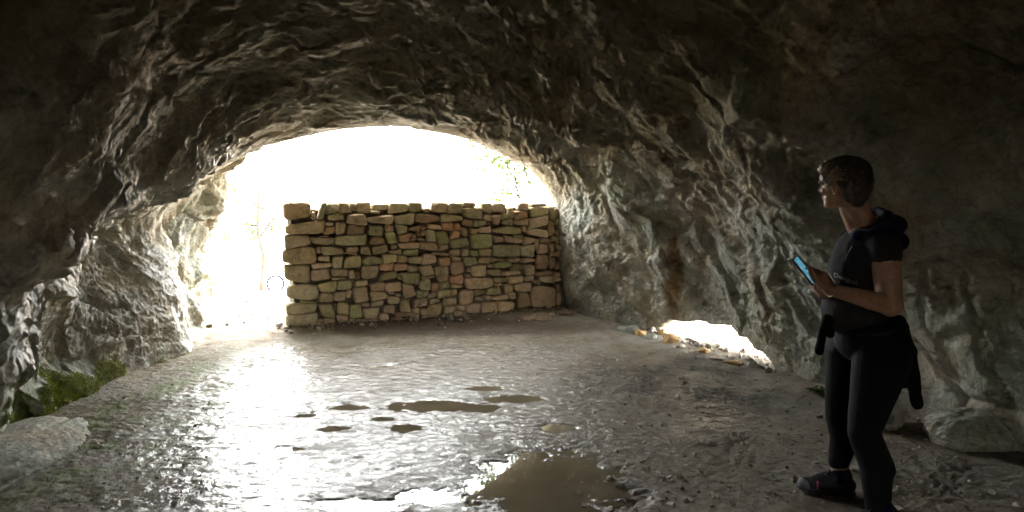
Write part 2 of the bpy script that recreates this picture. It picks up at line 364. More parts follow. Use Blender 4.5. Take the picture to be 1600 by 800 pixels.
def ground_material():
    M = NT("wet_cave_ground")
    n1 = M.noise(1.3, 6, .6, .4); n2 = M.noise(7, 8, .65, .3); n3 = M.noise(45, 6, .7)
    c = M.ramp(n2, [(.3, (.095, .073, .048)), (.5, (.18, .15, .108)), (.7, (.275, .245, .195))])
    c = M.mix(M.ramp(n1, [(.42, 0.0), (.62, .8)]), c, (.24, .225, .195))
    c = M.mix(M.ramp(n3, [(.3, .65), (.5, 0.0)]), c, (.055, .045, .035))
    # scorched dark patch right of the middle, green film at the left foot, pale dry limestone outside
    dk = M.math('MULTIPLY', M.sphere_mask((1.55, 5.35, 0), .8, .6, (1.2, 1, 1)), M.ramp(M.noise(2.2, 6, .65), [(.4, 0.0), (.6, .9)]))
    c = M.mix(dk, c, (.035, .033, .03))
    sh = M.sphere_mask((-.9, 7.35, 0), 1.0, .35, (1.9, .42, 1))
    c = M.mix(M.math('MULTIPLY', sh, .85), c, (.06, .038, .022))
    gr = M.math('MULTIPLY', M.sphere_mask((-2.35, 4.6, 0), .75, .5, (.75, 2.2, 1)), M.ramp(M.noise(4, 7, .7), [(.43, 0.0), (.6, .8)]))
    c = M.mix(gr, c, (.10, .13, .035))
    sp = M.n("SeparateXYZ"); M.l(M.pos(), sp.inputs[0])
    mr = M.n("MapRange"); mr.inputs[1].default_value = 6.2; mr.inputs[2].default_value = 7.6; M.l(sp.outputs[1], mr.inputs[0])
    xr = M.n("MapRange"); xr.inputs[1].default_value = 2.0; xr.inputs[2].default_value = 2.6; M.l(M.math('ADD', sp.outputs[0], M.math('MULTIPLY', M.math('SUBTRACT', sp.outputs[1], 5.9), .42)), xr.inputs[0])
    xl = M.n("MapRange"); xl.inputs[1].default_value = 3.4; xl.inputs[2].default_value = 4.0; M.l(sp.outputs[1], xl.inputs[0])
    outd = M.math('MAXIMUM', mr.outputs[0], M.math('MULTIPLY', xr.outputs[0], xl.outputs[0]))
    pale = M.ramp(n2, [(.3, (.30, .20, .13)), (.5, (.48, .40, .31)), (.65, (.58, .53, .46))])
    lft = M.n("MapRange"); lft.inputs[1].default_value = -2.2; lft.inputs[2].default_value = -2.6; M.l(sp.outputs[0], lft.inputs[0])
    fr = M.n("MapRange"); fr.inputs[1].default_value = 8.2; fr.inputs[2].default_value = 8.8; M.l(sp.outputs[1], fr.inputs[0])
    outd = M.math('MULTIPLY', outd, M.math('MAXIMUM', M.math('MAXIMUM', lft.outputs[0], fr.outputs[0]), xr.outputs[0]))
    c = M.mix(outd, c, pale)
    wet = M.sphere_mask((-.50, 4.6, 0), 1.9, .30, (.97, 1.6, 1))
    wn = M.ramp(M.noise(2.1, 7, .65, .4), [(.38, 0.0), (.5, 1.0)])
    damp = M.math('MULTIPLY', M.sphere_mask((1.1, 3.9, 0), 1.4, .4), M.ramp(M.noise(14, 4, .7), [(.53, 0.0), (.60, .8)]))
    wm = M.math('MAXIMUM', M.math('MULTIPLY', wet, M.math('ADD', M.math('MULTIPLY', wn, .55), .45)), M.math('MULTIPLY', damp, .6))
    c = M.mix(M.math('MULTIPLY', wm, .75), c, M.mix(1.0, c, (.55, .50, .42), 'MULTIPLY'))
    fleck = M.ramp(M.noise(13, 6, .68, .5, M.stretch((.55, 1.35, 1))), [(.38, 0.0), (.45, 1.0)])
    rough = M.ramp(wm, [(.15, .85), (.6, .7)])
    h = M.math('ADD', M.math('MULTIPLY', M.noise(34, 8, .72, .3), 1.0), M.math('MULTIPLY', M.vor(30, 'SMOOTH_F1'), .6))
    nb = M.bump(h, .016, 1.0)
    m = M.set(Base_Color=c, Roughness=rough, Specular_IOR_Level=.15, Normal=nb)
    M.l(M.math('MULTIPLY', wm, fleck), M.b.inputs["Coat Weight"]); M.b.inputs["Coat Roughness"].default_value = .04; M.l(M.bump(M.noise(16, 5, .6, .6), .017, 1.0), M.b.inputs["Coat Normal"])
    M.b.inputs["Coat IOR"].default_value = 1.33
    return m
GROUND_MAT = ground_material()
gx = axis(-3.6, 3.4, .017, -400, 400, 1.25); gy = axis(2.5, 8.6, .016, -60, 700, 1.22)
XX, YY = np.meshgrid(gx, gy, indexing='ij'); hh = ground_h(XX.ravel(), YY.ravel())
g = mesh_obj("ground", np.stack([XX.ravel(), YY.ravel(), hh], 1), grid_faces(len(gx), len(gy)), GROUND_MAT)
if g.data.polygons[0].normal.z < 0: g.data.flip_normals()
tag(g, kind="structure")
def gz(x, y): return float(ground_h(np.array([float(x)]), np.array([float(y)]))[0])
# standing water: a level sheet that the ground pokes through
WL = -.0052
M = NT("muddy_water")
c = M.ramp(M.noise(3, 5), [(.3, (.105, .084, .053)), (.7, (.165, .135, .09))])
nb = M.bump(M.noise(6, 3), .0005, 1)
water_mat = M.set(Base_Color=c, Roughness=.015, IOR=1.33, Normal=nb)
wv = [(-.65 + 1.75 * math.cos(a) * (1 + .12 * math.sin(3 * a)), 4.7 + 2.4 * math.sin(a), WL) for a in np.linspace(0, 2 * math.pi, 40, endpoint=False)]
tag(mesh_obj("puddle_water", wv, [tuple(range(40))], water_mat, smooth=False), kind="structure")

# ------------------------------------------------------------------ cliff added out of view right of the cave mouth to block the sun
def build_sun_block_cliff():
    n, m = 120, 90; V = []
    for i in range(n):
        a = 2 * math.pi * i / n
        for j in range(m):
            t = j / (m - 1); r = 1 - .38 * t ** 2.2; ca, sa = math.cos(a), math.sin(a)
            q = (abs(ca) ** 4 + abs(sa) ** 4) ** -.25
            V.append((5.6 + 3.2 * q * ca * r, 14.0 + 4.6 * q * sa * r, -2 + 11 * t))
    V = np.array(V); c = V.mean(0); N = V - c; N[:, 2] *= .1; N /= np.linalg.norm(N, axis=1)[:, None]
    V += N * (.5 * fbm(V, .5, 4, 600, .55) + .12 * fbm(V, 2.5, 4, 610, .6, 2))[:, None]
    f = [(i * m + j, ((i + 1) % n) * m + j, ((i + 1) % n) * m + j + 1, i * m + j + 1) for i in range(n) for j in range(m - 1)]
    f.append(tuple(i * m + m - 1 for i in range(n)))
    tag(mesh_obj("sun_block_cliff", V, f, ROCK), kind="structure")
build_sun_block_cliff()
# ------------------------------------------------------------------ dry-stone wall
# outlines of the stones as read off the photograph: x0,y0,x1,y1,kind (t tan, g green, G mossy, o orange, b brown), two halves
SA = """25,30,165,112,t 33,118,240,205,t 30,208,165,275,t 15,280,205,375,t 28,378,165,478,t 40,482,212,585,g 38,590,205,655,g 35,655,200,735,g
38,738,180,765,b 195,62,262,130,g 240,50,325,90,g 265,85,355,132,g 322,42,385,85,t 362,85,480,150,t 425,50,510,88,t 500,65,545,92,t 528,25,615,72,g
484,85,635,150,t 605,50,722,95,g 638,85,750,150,g 725,35,800,82,g 170,202,303,272,t 246,155,320,208,b 262,130,300,160,t 296,135,378,202,t
375,150,468,212,b 305,205,498,272,g 480,155,590,220,g 585,150,640,190,b 592,188,668,262,G 650,152,718,205,g 674,198,727,248,o 715,155,785,190,b
505,218,588,265,b 188,278,226,310,t 228,270,362,326,g 370,272,430,306,t 350,308,415,330,t 443,275,503,328,t 512,264,605,318,t 607,280,688,315,t
658,250,780,288,t 690,290,775,328,G 210,322,266,360,t 180,362,285,398,t 290,330,355,402,g 362,310,460,395,g 462,318,575,375,g 575,318,658,365,G
655,325,720,372,t 725,332,800,372,t 168,400,280,470,t 280,398,390,447,t 375,408,432,457,t 286,447,365,472,t 450,382,562,468,t 555,372,635,415,o
565,418,660,473,g 650,370,715,412,o 718,375,780,425,g 680,415,788,485,g 415,430,447,458,o 415,458,495,500,g 318,460,410,518,g 205,470,310,535,g
497,468,590,525,t 590,478,685,545,t 690,490,765,560,t 213,538,290,588,t 298,530,375,592,t 360,518,402,552,t 398,505,500,595,t 503,530,605,580,g
600,550,685,600,g 660,570,745,645,t 748,572,800,620,t 215,595,312,680,g 118,582,200,604,G 318,590,387,660,g 380,605,455,678,G 470,618,548,688,t
505,580,578,622,g 580,600,648,660,t 645,652,700,688,b 702,652,782,682,t 728,625,780,650,t 555,650,610,715,t 608,670,688,730,t 695,685,780,730,t
245,680,305,755,t 310,670,382,710,t 315,712,430,762,b 435,688,555,764,b 185,725,238,762,g 560,710,600,740,g 600,732,690,758,b 700,732,770,756,b
226,210,260,240,t 395,40,425,62,t 170,110,200,122,t 400,330,440,345,t 640,262,656,300,t 612,520,640,548,t 650,545,668,570,t 455,595,500,615,t"""
SB = """0,85,140,155,b 82,58,175,82,t 180,60,262,86,g 140,88,262,138,g 265,68,380,120,g 275,50,330,68,t 368,50,430,78,g 435,60,500,85,t 380,92,440,128,t
425,100,488,148,t 480,80,522,115,g 525,65,557,110,t 558,72,635,122,o 590,42,660,68,t 662,34,740,62,g 635,62,742,105,g 640,105,742,165,t
565,122,640,155,t 490,125,555,155,g 325,120,400,165,g 75,142,145,178,t 148,132,213,185,O 213,138,262,183,O 265,120,322,165,b 255,168,302,215,b
203,185,252,232,o 305,165,355,205,b 357,158,428,200,t 435,155,603,215,g 558,198,615,225,g 630,168,742,225,t 605,160,630,192,t 60,175,118,250,g
112,190,195,262,G 188,225,300,285,g 305,198,443,283,G 445,212,500,250,t 503,210,560,250,t 555,232,610,265,t 612,220,678,262,t 676,232,706,280,t
706,222,762,255,b 690,262,748,318,t 598,262,685,335,g 25,248,128,308,b 130,262,182,292,t 105,298,190,330,t 195,290,258,333,t 260,285,305,330,t
312,302,358,335,G 365,285,432,330,t 428,255,585,338,g 35,315,130,378,t 125,335,208,385,o 205,330,255,358,t 257,330,338,388,g 358,332,422,378,t
424,335,468,360,t 475,343,520,360,t 522,338,585,368,t 605,340,680,372,t 690,320,758,405,b 442,358,540,405,G 548,365,625,410,b 18,378,98,442,t
112,388,188,470,t 190,360,290,432,t 315,375,402,450,t 404,395,480,445,b 405,368,440,392,t 615,388,672,440,t 508,410,592,442,t 680,408,780,435,b
48,436,100,460,t 190,434,278,488,o 445,444,515,480,g 525,445,612,488,t 618,442,670,470,t 275,450,445,515,t 668,462,706,488,t 710,447,778,480,t
560,478,660,525,t 20,460,88,520,g 80,488,132,530,o 138,478,198,515,g 205,487,258,510,t 200,514,232,552,t 120,518,198,568,g 0,522,70,568,g
75,532,115,562,t 335,518,395,548,t 397,502,480,552,g 490,492,555,545,t 445,484,495,500,t 430,548,522,588,t 530,530,572,568,t 240,520,328,605,t
340,555,388,590,t 390,545,425,572,t 148,560,232,608,t 90,570,132,600,t 0,572,58,620,t 375,582,458,658,t 472,580,558,650,t 568,540,650,628,b
652,490,805,622,b 288,602,368,662,t 234,612,280,635,t 222,640,285,678,t 168,617,228,655,t 74,600,160,680,t 25,630,72,660,t 128,660,215,690,b
225,668,360,715,g 365,662,500,700,b 510,632,600,680,b 605,628,770,668,b 20,690,120,728,b 122,692,222,722,b 785,490,808,530,b 755,258,790,300,b 762,340,792,400,b 765,60,790,120,b 760,130,792,210,b
786,540,812,600,b 770,625,830,668,b"""
WA = Vector((-2.36, 7.2, 0)); WDIR = Vector((2.98, 1.1, 0)).normalized(); WN = Vector((WDIR.y, -WDIR.x, 0))   # WN faces the cave
def wall_uv(px, py):
    r = ray(px, py); o = Vector((0, 0, CAM_H))
    k = (WA - o).dot(WN) / r.dot(WN); p = o + r * k
    return (p - WA).dot(WDIR), p.z
def build_wall():
    S = []
    for txt, ox, oy, sc_ in ((SA, 440, 310, 800 / 220), (SB, 650, 310, 873 / 240)):
        for tok in txt.split():
            a = tok.split(','); x0, y0, x1, y1 = map(float, a[:4])
            p0 = wall_uv(ox + x0 / sc_, oy + y0 / sc_); p1 = wall_uv(ox + x1 / sc_, oy + y1 / sc_)
            if y0 < 70 and (x1 - x0 > 52): y0 = 33 + (hash((int(x0), 7)) % 11); p0 = wall_uv(ox + x0 / sc_, oy + y0 / sc_)
            cx_px = ox + (x0 + x1) / 2 / sc_
            S.append([min(p0[0], p1[0]), p1[1], max(p0[0], p1[0]), p0[1], a[4]])
    # level of the ground line on the wall falls outside the boxes: carry the bottom row down
    out = []
    R = np.array([s[:4] for s in S])
    def poly_clip(poly, n, d):
        res = []
        for k in range(len(poly)):
            a, b = poly[k], poly[(k + 1) % len(poly)]
            da, db = a[0] * n[0] + a[1] * n[1] - d, b[0] * n[0] + b[1] * n[1] - d
            if da <= 0: res.append(a)
            if (da < 0) != (db < 0) and da != db:
                t = da / (da - db); res.append((a[0] + (b[0] - a[0]) * t, a[1] + (b[1] - a[1]) * t))
        return res
    rnd = random.Random(3)
    V, Fc, C = [], [], []
    tints = {'t': (.36, .29, .20), 'g': (.315, .285, .18), 'G': (.27, .275, .14), 'o': (.37, .25, .16), 'O': (.39, .22, .13), 'b': (.27, .20, .125)}
    GAP = .0028
    # small wedges in the uncovered spots
    cand = []
    for _ in range(9000):
        u, v = rnd.uniform(0.02, 3.12), rnd.uniform(.03, 1.28); 
        w_, h_ = rnd.uniform(.016, .045), rnd.uniform(.012, .026)
        r = (u - w_, v - h_, u + w_, v + h_)
        ok = True
        for q in list(R) + cand:
            if min(r[2], q[2]) - max(r[0], q[0]) > -.0 and min(r[3], q[3]) - max(r[1], q[1]) > -.0: ok = False; break
        if ok: cand.append(r)
    for r in cand: S.append([*r, rnd.choice('ttbgb')])
    R = np.array([s[:4] for s in S])
    for i, (x0, y0, x1, y1, kd) in enumerate(S):
        cx, cy, hw, hh = (x0 + x1) / 2, (y0 + y1) / 2, (x1 - x0) / 2, (y1 - y0) / 2
        e = .024
        # start: box with cut corners and a slight lean
        k = rnd.uniform(.12, .38)
        pts = []
        for sx, sy in ((-1, -1), (1, -1), (1, 1), (-1, 1)):
            kx, ky = rnd.uniform(.02, .5), rnd.uniform(.02, .5)
            a = (cx + sx * (hw + e), cy + sy * (hh + e) * (1 - ky)); b = (cx + sx * (hw + e) * (1 - kx), cy + sy * (hh + e))
            pts += [a, b] if (sx * sy) > 0 else [b, a]
        for j, q in enumerate(R):
            if j == i: continue
            if q[0] > x1 + .06 or q[2] < x0 - .06 or q[1] > y1 + .06 or q[3] < y0 - .06: continue
            gxp = max(q[0] - x1, x0 - q[2]); gyp = max(q[1] - y1, y0 - q[3])
            qc = ((q[0] + q[2]) / 2, (q[1] + q[3]) / 2)
            rr = random.Random(min(i, j) * 1000 + max(i, j)); tilt = rr.uniform(-.34, .34)
            if gxp > gyp:
                sx = 1 if qc[0] > cx else -1; m = (x1 + q[0]) / 2 if sx > 0 else (x0 + q[2]) / 2
                ym = (max(y0, q[1]) + min(y1, q[3])) / 2; n = (sx, sx * tilt); L = math.hypot(*n); n = (n[0] / L, n[1] / L)
                d = m * n[0] + ym * n[1] - GAP
            else:
                sy = 1 if qc[1] > cy else -1; m = (y1 + q[1]) / 2 if sy > 0 else (y0 + q[3]) / 2
                xm = (max(x0, q[0]) + min(x1, q[2])) / 2; n = (sy * tilt * .7, sy); L = math.hypot(*n); n = (n[0] / L, n[1] / L)
                d = xm * n[0] + m * n[1] - GAP
            pts = poly_clip(pts, n, d)
            if len(pts) < 3: break
        if len(pts) < 3: continue
        # resample outline, rounding the corners
        P2 = np.array(pts); 
        for _ in range(2):
            nx = np.roll(P2, -1, 0); L = np.linalg.norm(nx - P2, axis=1)
            P2 = P2[L > 1e-5] if (L <= 1e-5).any() else P2
            nx = np.roll(P2, -1, 0); P2 = np.stack([P2 * .87 + nx * .13, P2 * .13 + nx * .87], 1).reshape(-1, 2)
        nx = np.roll(P2, -1, 0); L = np.linalg.norm(nx - P2, axis=1); cs = np.concatenate([[0], np.cumsum(L)])
        n = int(np.clip(cs[-1] / .012, 14, 60)); tt = np.linspace(0, cs[-1], n, endpoint=False)
        ring = np.stack([np.interp(tt, cs, np.append(P2[:, k], P2[0, k])) for k in (0, 1)], 1)
        cen = ring.mean(0); size = min(hw, hh)
        prof = rnd.uniform(-.018, .016); tx, ty = rnd.uniform(-.10, .10), rnd.uniform(-.16, .10)
        bd = min(.016, size * .42)
        top = cy + hh > 1.24
        deep = .50 if top else .17
        rr = max(size, .012)
        lv = [(1.0, -deep), (1.0, -.07), (1.0, -.012), (1 - bd * .25 / rr, bd * .35), (1 - bd * .7 / rr, bd * .75), (max(.2, 1 - bd * 1.3 / rr), bd * .98)]
        last = lv[-1][0]; m = max(2, int(size * last / .013))
        lv += [(last * (1 - (q + 1) / (m + 1)), bd * (1.0 + .05 * q / m)) for q in range(m)]
        base = len(V)
        pts3 = []
        for sc1, dz in lv:
            for a in ring:
                uv = cen + (a - cen) * sc1
                pts3.append((uv[0], uv[1], dz + (prof + tx * (uv[0] - cx) + ty * (uv[1] - cy) if dz > -.02 else 0)))
        pts3.append((cen[0], cen[1], lv[-1][1] + prof))
        p3 = np.array(pts3); off = np.array([rnd.uniform(0, 50)] * 3)
        nn = np.stack([fbm(p3 + off + q * 9, 13, 4, 200 + q, .6) for q in range(3)], 1)
        fac = .5 + fbm(p3 + off, 30, 2, 222, .6, 1)
        p3 += nn * np.array([.009, .009, .016]) ; p3[:, 2] += np.where(p3[:, 2] > -.05, -.006 * np.clip(fac, 0, 1), 0)
        for u, v, dz in p3: 
            q = WA + WDIR * u + WN * dz; V.append((q.x, q.y, v))
        n_l = len(lv)
        for a in range(n_l - 1):
            for b in range(n):
                c0, c1 = base + a * n + b, base + a * n + (b + 1) % n
                Fc.append((c0, c1, c1 + n, c0 + n))
        ce = base + n_l * n
        for b in range(n): Fc.append((base + (n_l - 1) * n + b, base + (n_l - 1) * n + (b + 1) % n, ce))
        t = np.array((1.82, 1.72, 1.70)) * np.array(tints[kd]) * rnd.uniform(.82, 1.2) * np.array([rnd.uniform(.94, 1.06), 1, rnd.uniform(.9, 1.1)])
        C += [t] * (n_l * n + 1)
    # rough packing behind the face stones, and the back and end of the wall
    nu, nv = 130, 60
    for face in ('core', 'back'):
        base = len(V); U, VV = np.meshgrid(np.linspace(-.0 if face == 'back' else .05, 3.3, nu), np.linspace(-.1, 1.30, nv), indexing='ij')
        pp = np.stack([U.ravel(), VV.ravel(), 0 * U.ravel()], 1)
        z = (-.075 if face == 'core' else -.50) + .03 * fbm(pp, 9, 3, 300, .6, 1)
        for (u, v, _), dz in zip(pp, z):
            q = WA + WDIR * u + WN * dz; V.append((q.x, q.y, v))
        f = grid_faces(nu, nv) + base; Fc += [tuple(x) for x in f]; C += [np.array((.15, .115, .08))] * len(pp)
    base = len(V)
    for u, dz in ((.03, -.07), (.0, -.5), (3.2, -.5), (3.2, -.07)):
        q = WA + WDIR * u + WN * dz; V.append((q.x, q.y, 1.28)); V.append((q.x, q.y, -.1)); C += [np.array((.10, .08, .055))] * 2
    Fc += [(base, base + 2, base + 4, base + 6), (base, base + 1, base + 3, base + 2)]
    M = NT("wall_stone")
    a = M.n("VertexColor"); a.layer_name = "tint"
    n1 = M.noise(9, 8, .7, .4); n2 = M.noise(38, 7, .7)
    c = M.mix(M.ramp(n1, [(.3, .7), (.6, 0.0)]), a.outputs[0], M.mix(1.0, a.outputs[0], (.55, .55, .5), 'MULTIPLY'))
    c = M.mix(M.ramp(n2, [(.5, 0.0), (.72, .45)]), c, (.40, .34, .25))
    c = M.mix(M.ramp(n2, [(.3, .6), (.45, 0.0)]), c, (.05, .042, .028))
    g = M.math('MULTIPLY', M.ramp(M.noise(2.4, 4, .6), [(.42, 0.0), (.62, 1.0)]), M.ramp(M.noise(16, 7, .7), [(.42, 0.0), (.58, .8)]))
    c = M.mix(M.math('MULTIPLY', g, .75), c, (.16, .175, .07))
    h = M.math('ADD', M.noise(42, 9, .72, .4), M.math('MULTIPLY', M.vor(26, 'SMOOTH_F1'), .5))
    nb = M.bump(h, .010, 1.0)
    m = M.set(Base_Color=c, Roughness=.85, Specular_IOR_Level=.25, Normal=nb)
    o = mesh_obj("stone_wall", V, Fc, m, cols=np.array(C))
    bm = bmesh.new(); bm.from_mesh(o.data); bmesh.ops.recalc_face_normals(bm, faces=bm.faces); bm.to_mesh(o.data); bm.free()
    tag(o, "dry-stone wall of mossy tan rubble closing most of the cave mouth", "wall")
build_wall()

# ------------------------------------------------------------------ loose stones
def stone_mesh(name, loc, size, rot, mat, seed, flat=.6, parent=None):
    bm = bmesh.new(); bmesh.ops.create_icosphere(bm, subdivisions=4, radius=1)
    p = np.array([v.co[:] for v in bm.verts]); r = np.random.default_rng(seed)
    for _ in range(11):                                   # facets
        n = r.normal(size=3); n /= np.linalg.norm(n); d = r.uniform(.55, .85); k = p @ n - d
        p -= np.clip(k, 0, None)[:, None] * n * .9
    p *= 1 + .06 * fbm(p + seed, 3, 3, 400)[:, None]
    p *= np.array(size) / 2 * 1.25
    p[:, 2] = np.where(p[:, 2] < -size[2] * .3, -size[2] * .3, p[:, 2])
    for v, q in zip(bm.verts, p): v.co = q
    me = bpy.data.meshes.new(name); bm.to_mesh(me); bm.free(); me.materials.append(mat)
    me.polygons.foreach_set("use_smooth", [True] * len(me.polygons))
    o = bpy.data.objects.new(name, me); COL.objects.link(o); o.location = loc; o.rotation_euler = (r.uniform(-.1, .1), r.uniform(-.1, .1), rot)
    return o
def stone_mat(name, lo, hi, spec=.3):
    M = NT(name); n = M.noise(9, 7, .65, .3); c = M.ramp(n, [(.3, lo), (.68, hi)])
    c = M.mix(M.ramp(M.noise(60, 4, .6), [(.3, .5), (.5, 0.0)]), c, tuple(x * .4 for x in lo))
    return M.set(Base_Color=c, Roughness=.8, Specular_IOR_Level=spec, Normal=M.bump(M.noise(40, 8, .7), .008, 1))
SM_TAN = stone_mat("tan_stone", (.14, .09, .05), (.34, .26, .17)); SM_GREY = stone_mat("grey_stone", (.12, .13, .11), (.3, .31, .26))
SM_OCH = stone_mat("ochre_stone", (.25, .14, .05), (.48, .33, .16)); SM_PALE = stone_mat("pale_stone", (.34, .26, .2), (.6, .54, .46))
def stone_at(px, py, wpx, hpx, mat, label, seed, name="stone", group=None, sink=.25, rot=None, dep=.8, y=None):
    p = FL(px, py + hpx * .5) if y is None else W(px, py + hpx * .5, y)
    k = p.y / F_PX; w_, h_ = wpx * k, hpx * k * .9
    o = stone_mesh(name, (0, 0, 0), (w_, w_ * dep, h_), random.Random(seed).uniform(-.4, .4) if rot is None else rot, mat, seed)
    z = gz(p.x, p.y); o.location = (p.x, p.y + w_ * dep * .3, z + h_ * .3 * (1 - sink))
    return tag(o, label, "stone", group)
G1 = "stones fallen at the foot of the dry-stone wall"
stone_at(843, 496, 36, 15, SM_TAN, "largest tan rubble block lying at the wall foot beside the cave rock", 21, "fallen_stone", G1)
stone_at(822, 500, 14, 9, SM_TAN, "small tan stone just left of the largest fallen block", 22, "fallen_stone", G1)
stone_at(862, 495, 12, 8, SM_PALE, "small pale stone just right of the largest fallen block", 23, "fallen_stone", G1)
stone_at(884, 492, 22, 10, SM_TAN, "low brown slab tucked in the corner of wall and cave rock", 24, "fallen_stone", G1)
G2 = "stones along the low opening under the right-hand rock"
for k, (px, py, w_, h_, m, lab) in enumerate([
    (977, 514, 20, 9, SM_GREY, "flat grey green stone at the dark left end of the low opening"),
    (990, 516, 22, 15, SM_GREY, "grey stone leaning against the ochre stone by the opening"),
    (1001, 521, 20, 13, SM_OCH, "ochre yellow stone at the left tip of the low opening"),
    (1018, 526, 17, 12, SM_GREY, "small green grey stone in front of the low opening"),
    (1037, 520, 15, 13, SM_OCH, "rounded brown stone standing just inside the bright opening"),
    (1050, 528, 22, 24, SM_OCH, "tall orange stone, biggest in the bright low opening"),
    (1062, 543, 16, 8, SM_PALE, "small pale stone below the tall orange stone"),
    (1083, 551, 20, 8, SM_PALE, "pale stone on the sill in the middle of the low opening"),
    (1100, 549, 18, 12, SM_OCH, "orange stone on the sill in the middle of the low opening"),
    (1122, 561, 20, 8, SM_PALE, "flat pale stone on the sill towards the right end of the opening"),
    (1148, 567, 26, 9, SM_OCH, "long orange stone at the right end of the low opening"),
    (1187, 575, 10, 7, SM_TAN, "little red brown stone wedged at the right tip of the opening")]):
    stone_at(px, py, w_, h_, m, lab, 50 + k, "stone", G2)
# ------------------------------------------------------------------ plants and trees
def tube(V, Fc, pts, rad, n=6):
    pts = np.array(pts, dtype=float); base = len(V)
    for i, p in enumerate(pts):
        t = pts[min(i + 1, len(pts) - 1)] - pts[max(i - 1, 0)]; t /= np.linalg.norm(t) + 1e-9
        a = np.cross(t, (0.3, .1, 1)) if abs(t[2]) < .9 else np.cross(t, (1, 0, 0)); a /= np.linalg.norm(a); b = np.cross(t, a)
        for k in range(n):
            an = 2 * math.pi * k / n; V.append(tuple(p + rad[i] * (a * math.cos(an) + b * math.sin(an))))
    for i in range(len(pts) - 1):
        for k in range(n):
            Fc.append((base + i * n + k, base + i * n + (k + 1) % n, base + (i + 1) * n + (k + 1) % n, base + (i + 1) * n + k))
    Fc.append(tuple(base + k for k in range(n))[::-1]); Fc.append(tuple(base + (len(pts) - 1) * n + k for k in range(n)))
def wander(rnd, a, b, n, amp):
    a, b = np.array(a, float), np.array(b, float); P_ = [a + (b - a) * t for t in np.linspace(0, 1, n)]
    off = np.zeros(3)
    for i in range(1, n - 1):
        off = off * .6 + np.array([rnd.gauss(0, amp) for _ in range(3)]); P_[i] = P_[i] + off
    return P_
def leaf(V, Fc, p, size, rnd):
    d = np.array([rnd.gauss(0, 1) for _ in range(3)]); d /= np.linalg.norm(d); s = np.cross(d, [rnd.gauss(0, 1) for _ in range(3)]); s /= np.linalg.norm(s)
    b = len(V); n = np.cross(d, s)
    V.extend([tuple(p), tuple(p + d * size * .5 + s * size * .28 + n * size * .06), tuple(p + d * size), tuple(p + d * size * .5 - s * size * .28 + n * size * .06)])
    Fc.append((b, b + 1, b + 2, b + 3))
def leaf_mat(name, a, b):
    M = NT(name); c = M.ramp(M.noise(3.5, 4), [(.35, a), (.65, b)])
    m = M.set(Base_Color=c, Roughness=.6, Specular_IOR_Level=.3)
    tr = M.n("BsdfTranslucent"); M.l(c, tr.inputs[0]); mx = M.n("MixShader"); mx.inputs[0].default_value = .35
    out = M.t.nodes["Material Output"]; M.l(M.b.outputs[0], mx.inputs[1]); M.l(tr.outputs[0], mx.inputs[2]); M.l(mx.outputs[0], out.inputs[0]); return m
LEAF = leaf_mat("spring_leaf", (.035, .062, .010), (.065, .10, .018)); BARK = stone_mat("bark", (.05, .04, .03), (.11, .09, .07), .1)
DLEAF = leaf_mat('evergreen_leaf', (.018, .032, .007), (.036, .055, .012)); DBARK = stone_mat('dark_bark', (.022, .019, .015), (.045, .038, .03), .1)
DRYLEAF = leaf_mat("dry_leaf", (.16, .08, .035), (.30, .17, .08))
def tree(name, label, cat, base, limbs, r0, leaf_size, nleaf, seed, twigs=9, spread=.55, group=None, bark=None, lm=None):
    """limbs: list of point lists (first starts at the base); leaves gather round the outer ends"""
    rnd = random.Random(seed); root = empty(name, base); tag(root, label, cat, group)
    V, Fc, LV, LF = [], [], [], []
    for li, L in enumerate(limbs):
        pts = []
        for a, b in zip(L[:-1], L[1:]):
            seg = wander(rnd, a, b, 6, np.linalg.norm(np.array(b) - np.array(a)) * .025); pts += seg if not pts else seg[1:]
        r = r0 * (1 if li == 0 else .5); rad = [r * (1 - .72 * i / (len(pts) - 1)) + .004 for i in range(len(pts))]
        tube(V, Fc, pts, rad, 8)
        for t in range(twigs):
            k = rnd.randint(int(len(pts) * (.45 if li == 0 else .25)), len(pts) - 1); a = pts[k]
            d = np.array([rnd.gauss(0, 1), rnd.gauss(0, 1), rnd.gauss(.15, .8)]); d *= spread * rnd.uniform(.5, 1.2) / np.linalg.norm(d)
            tw = wander(rnd, a, a + d, 5, .04); tube(V, Fc, tw, [max(.008, rad[k] * .45) * (1 - .75 * i / 4) for i in range(5)], 5)
            for q in range(3):
                a2 = tw[rnd.randint(2, 4)]; d2 = np.array([rnd.gauss(0, 1) for _ in range(3)]); d2 *= spread * .5 * rnd.uniform(.5, 1.1) / np.linalg.norm(d2)
                t2 = wander(rnd, a2, a2 + d2, 4, .02); tube(V, Fc, t2, [.006, .005, .004, .002], 4)
                for _ in range(nleaf):
                    c = t2[rnd.randint(0, 3)] + np.array([rnd.gauss(0, .07) for _ in range(3)]) * spread * 1.6
                    leaf(LV, LF, c, leaf_size * rnd.uniform(.6, 1.2), rnd)
    b = np.array(base)
    mesh_obj("trunk", np.array(V) - b, Fc, bark or BARK, root); mesh_obj("crown", np.array(LV) - b, LF, lm or LEAF, root, smooth=False)
    return root
def A3(x, y, z): return (x, y, z)
z0 = gz(1.9, 12.6)
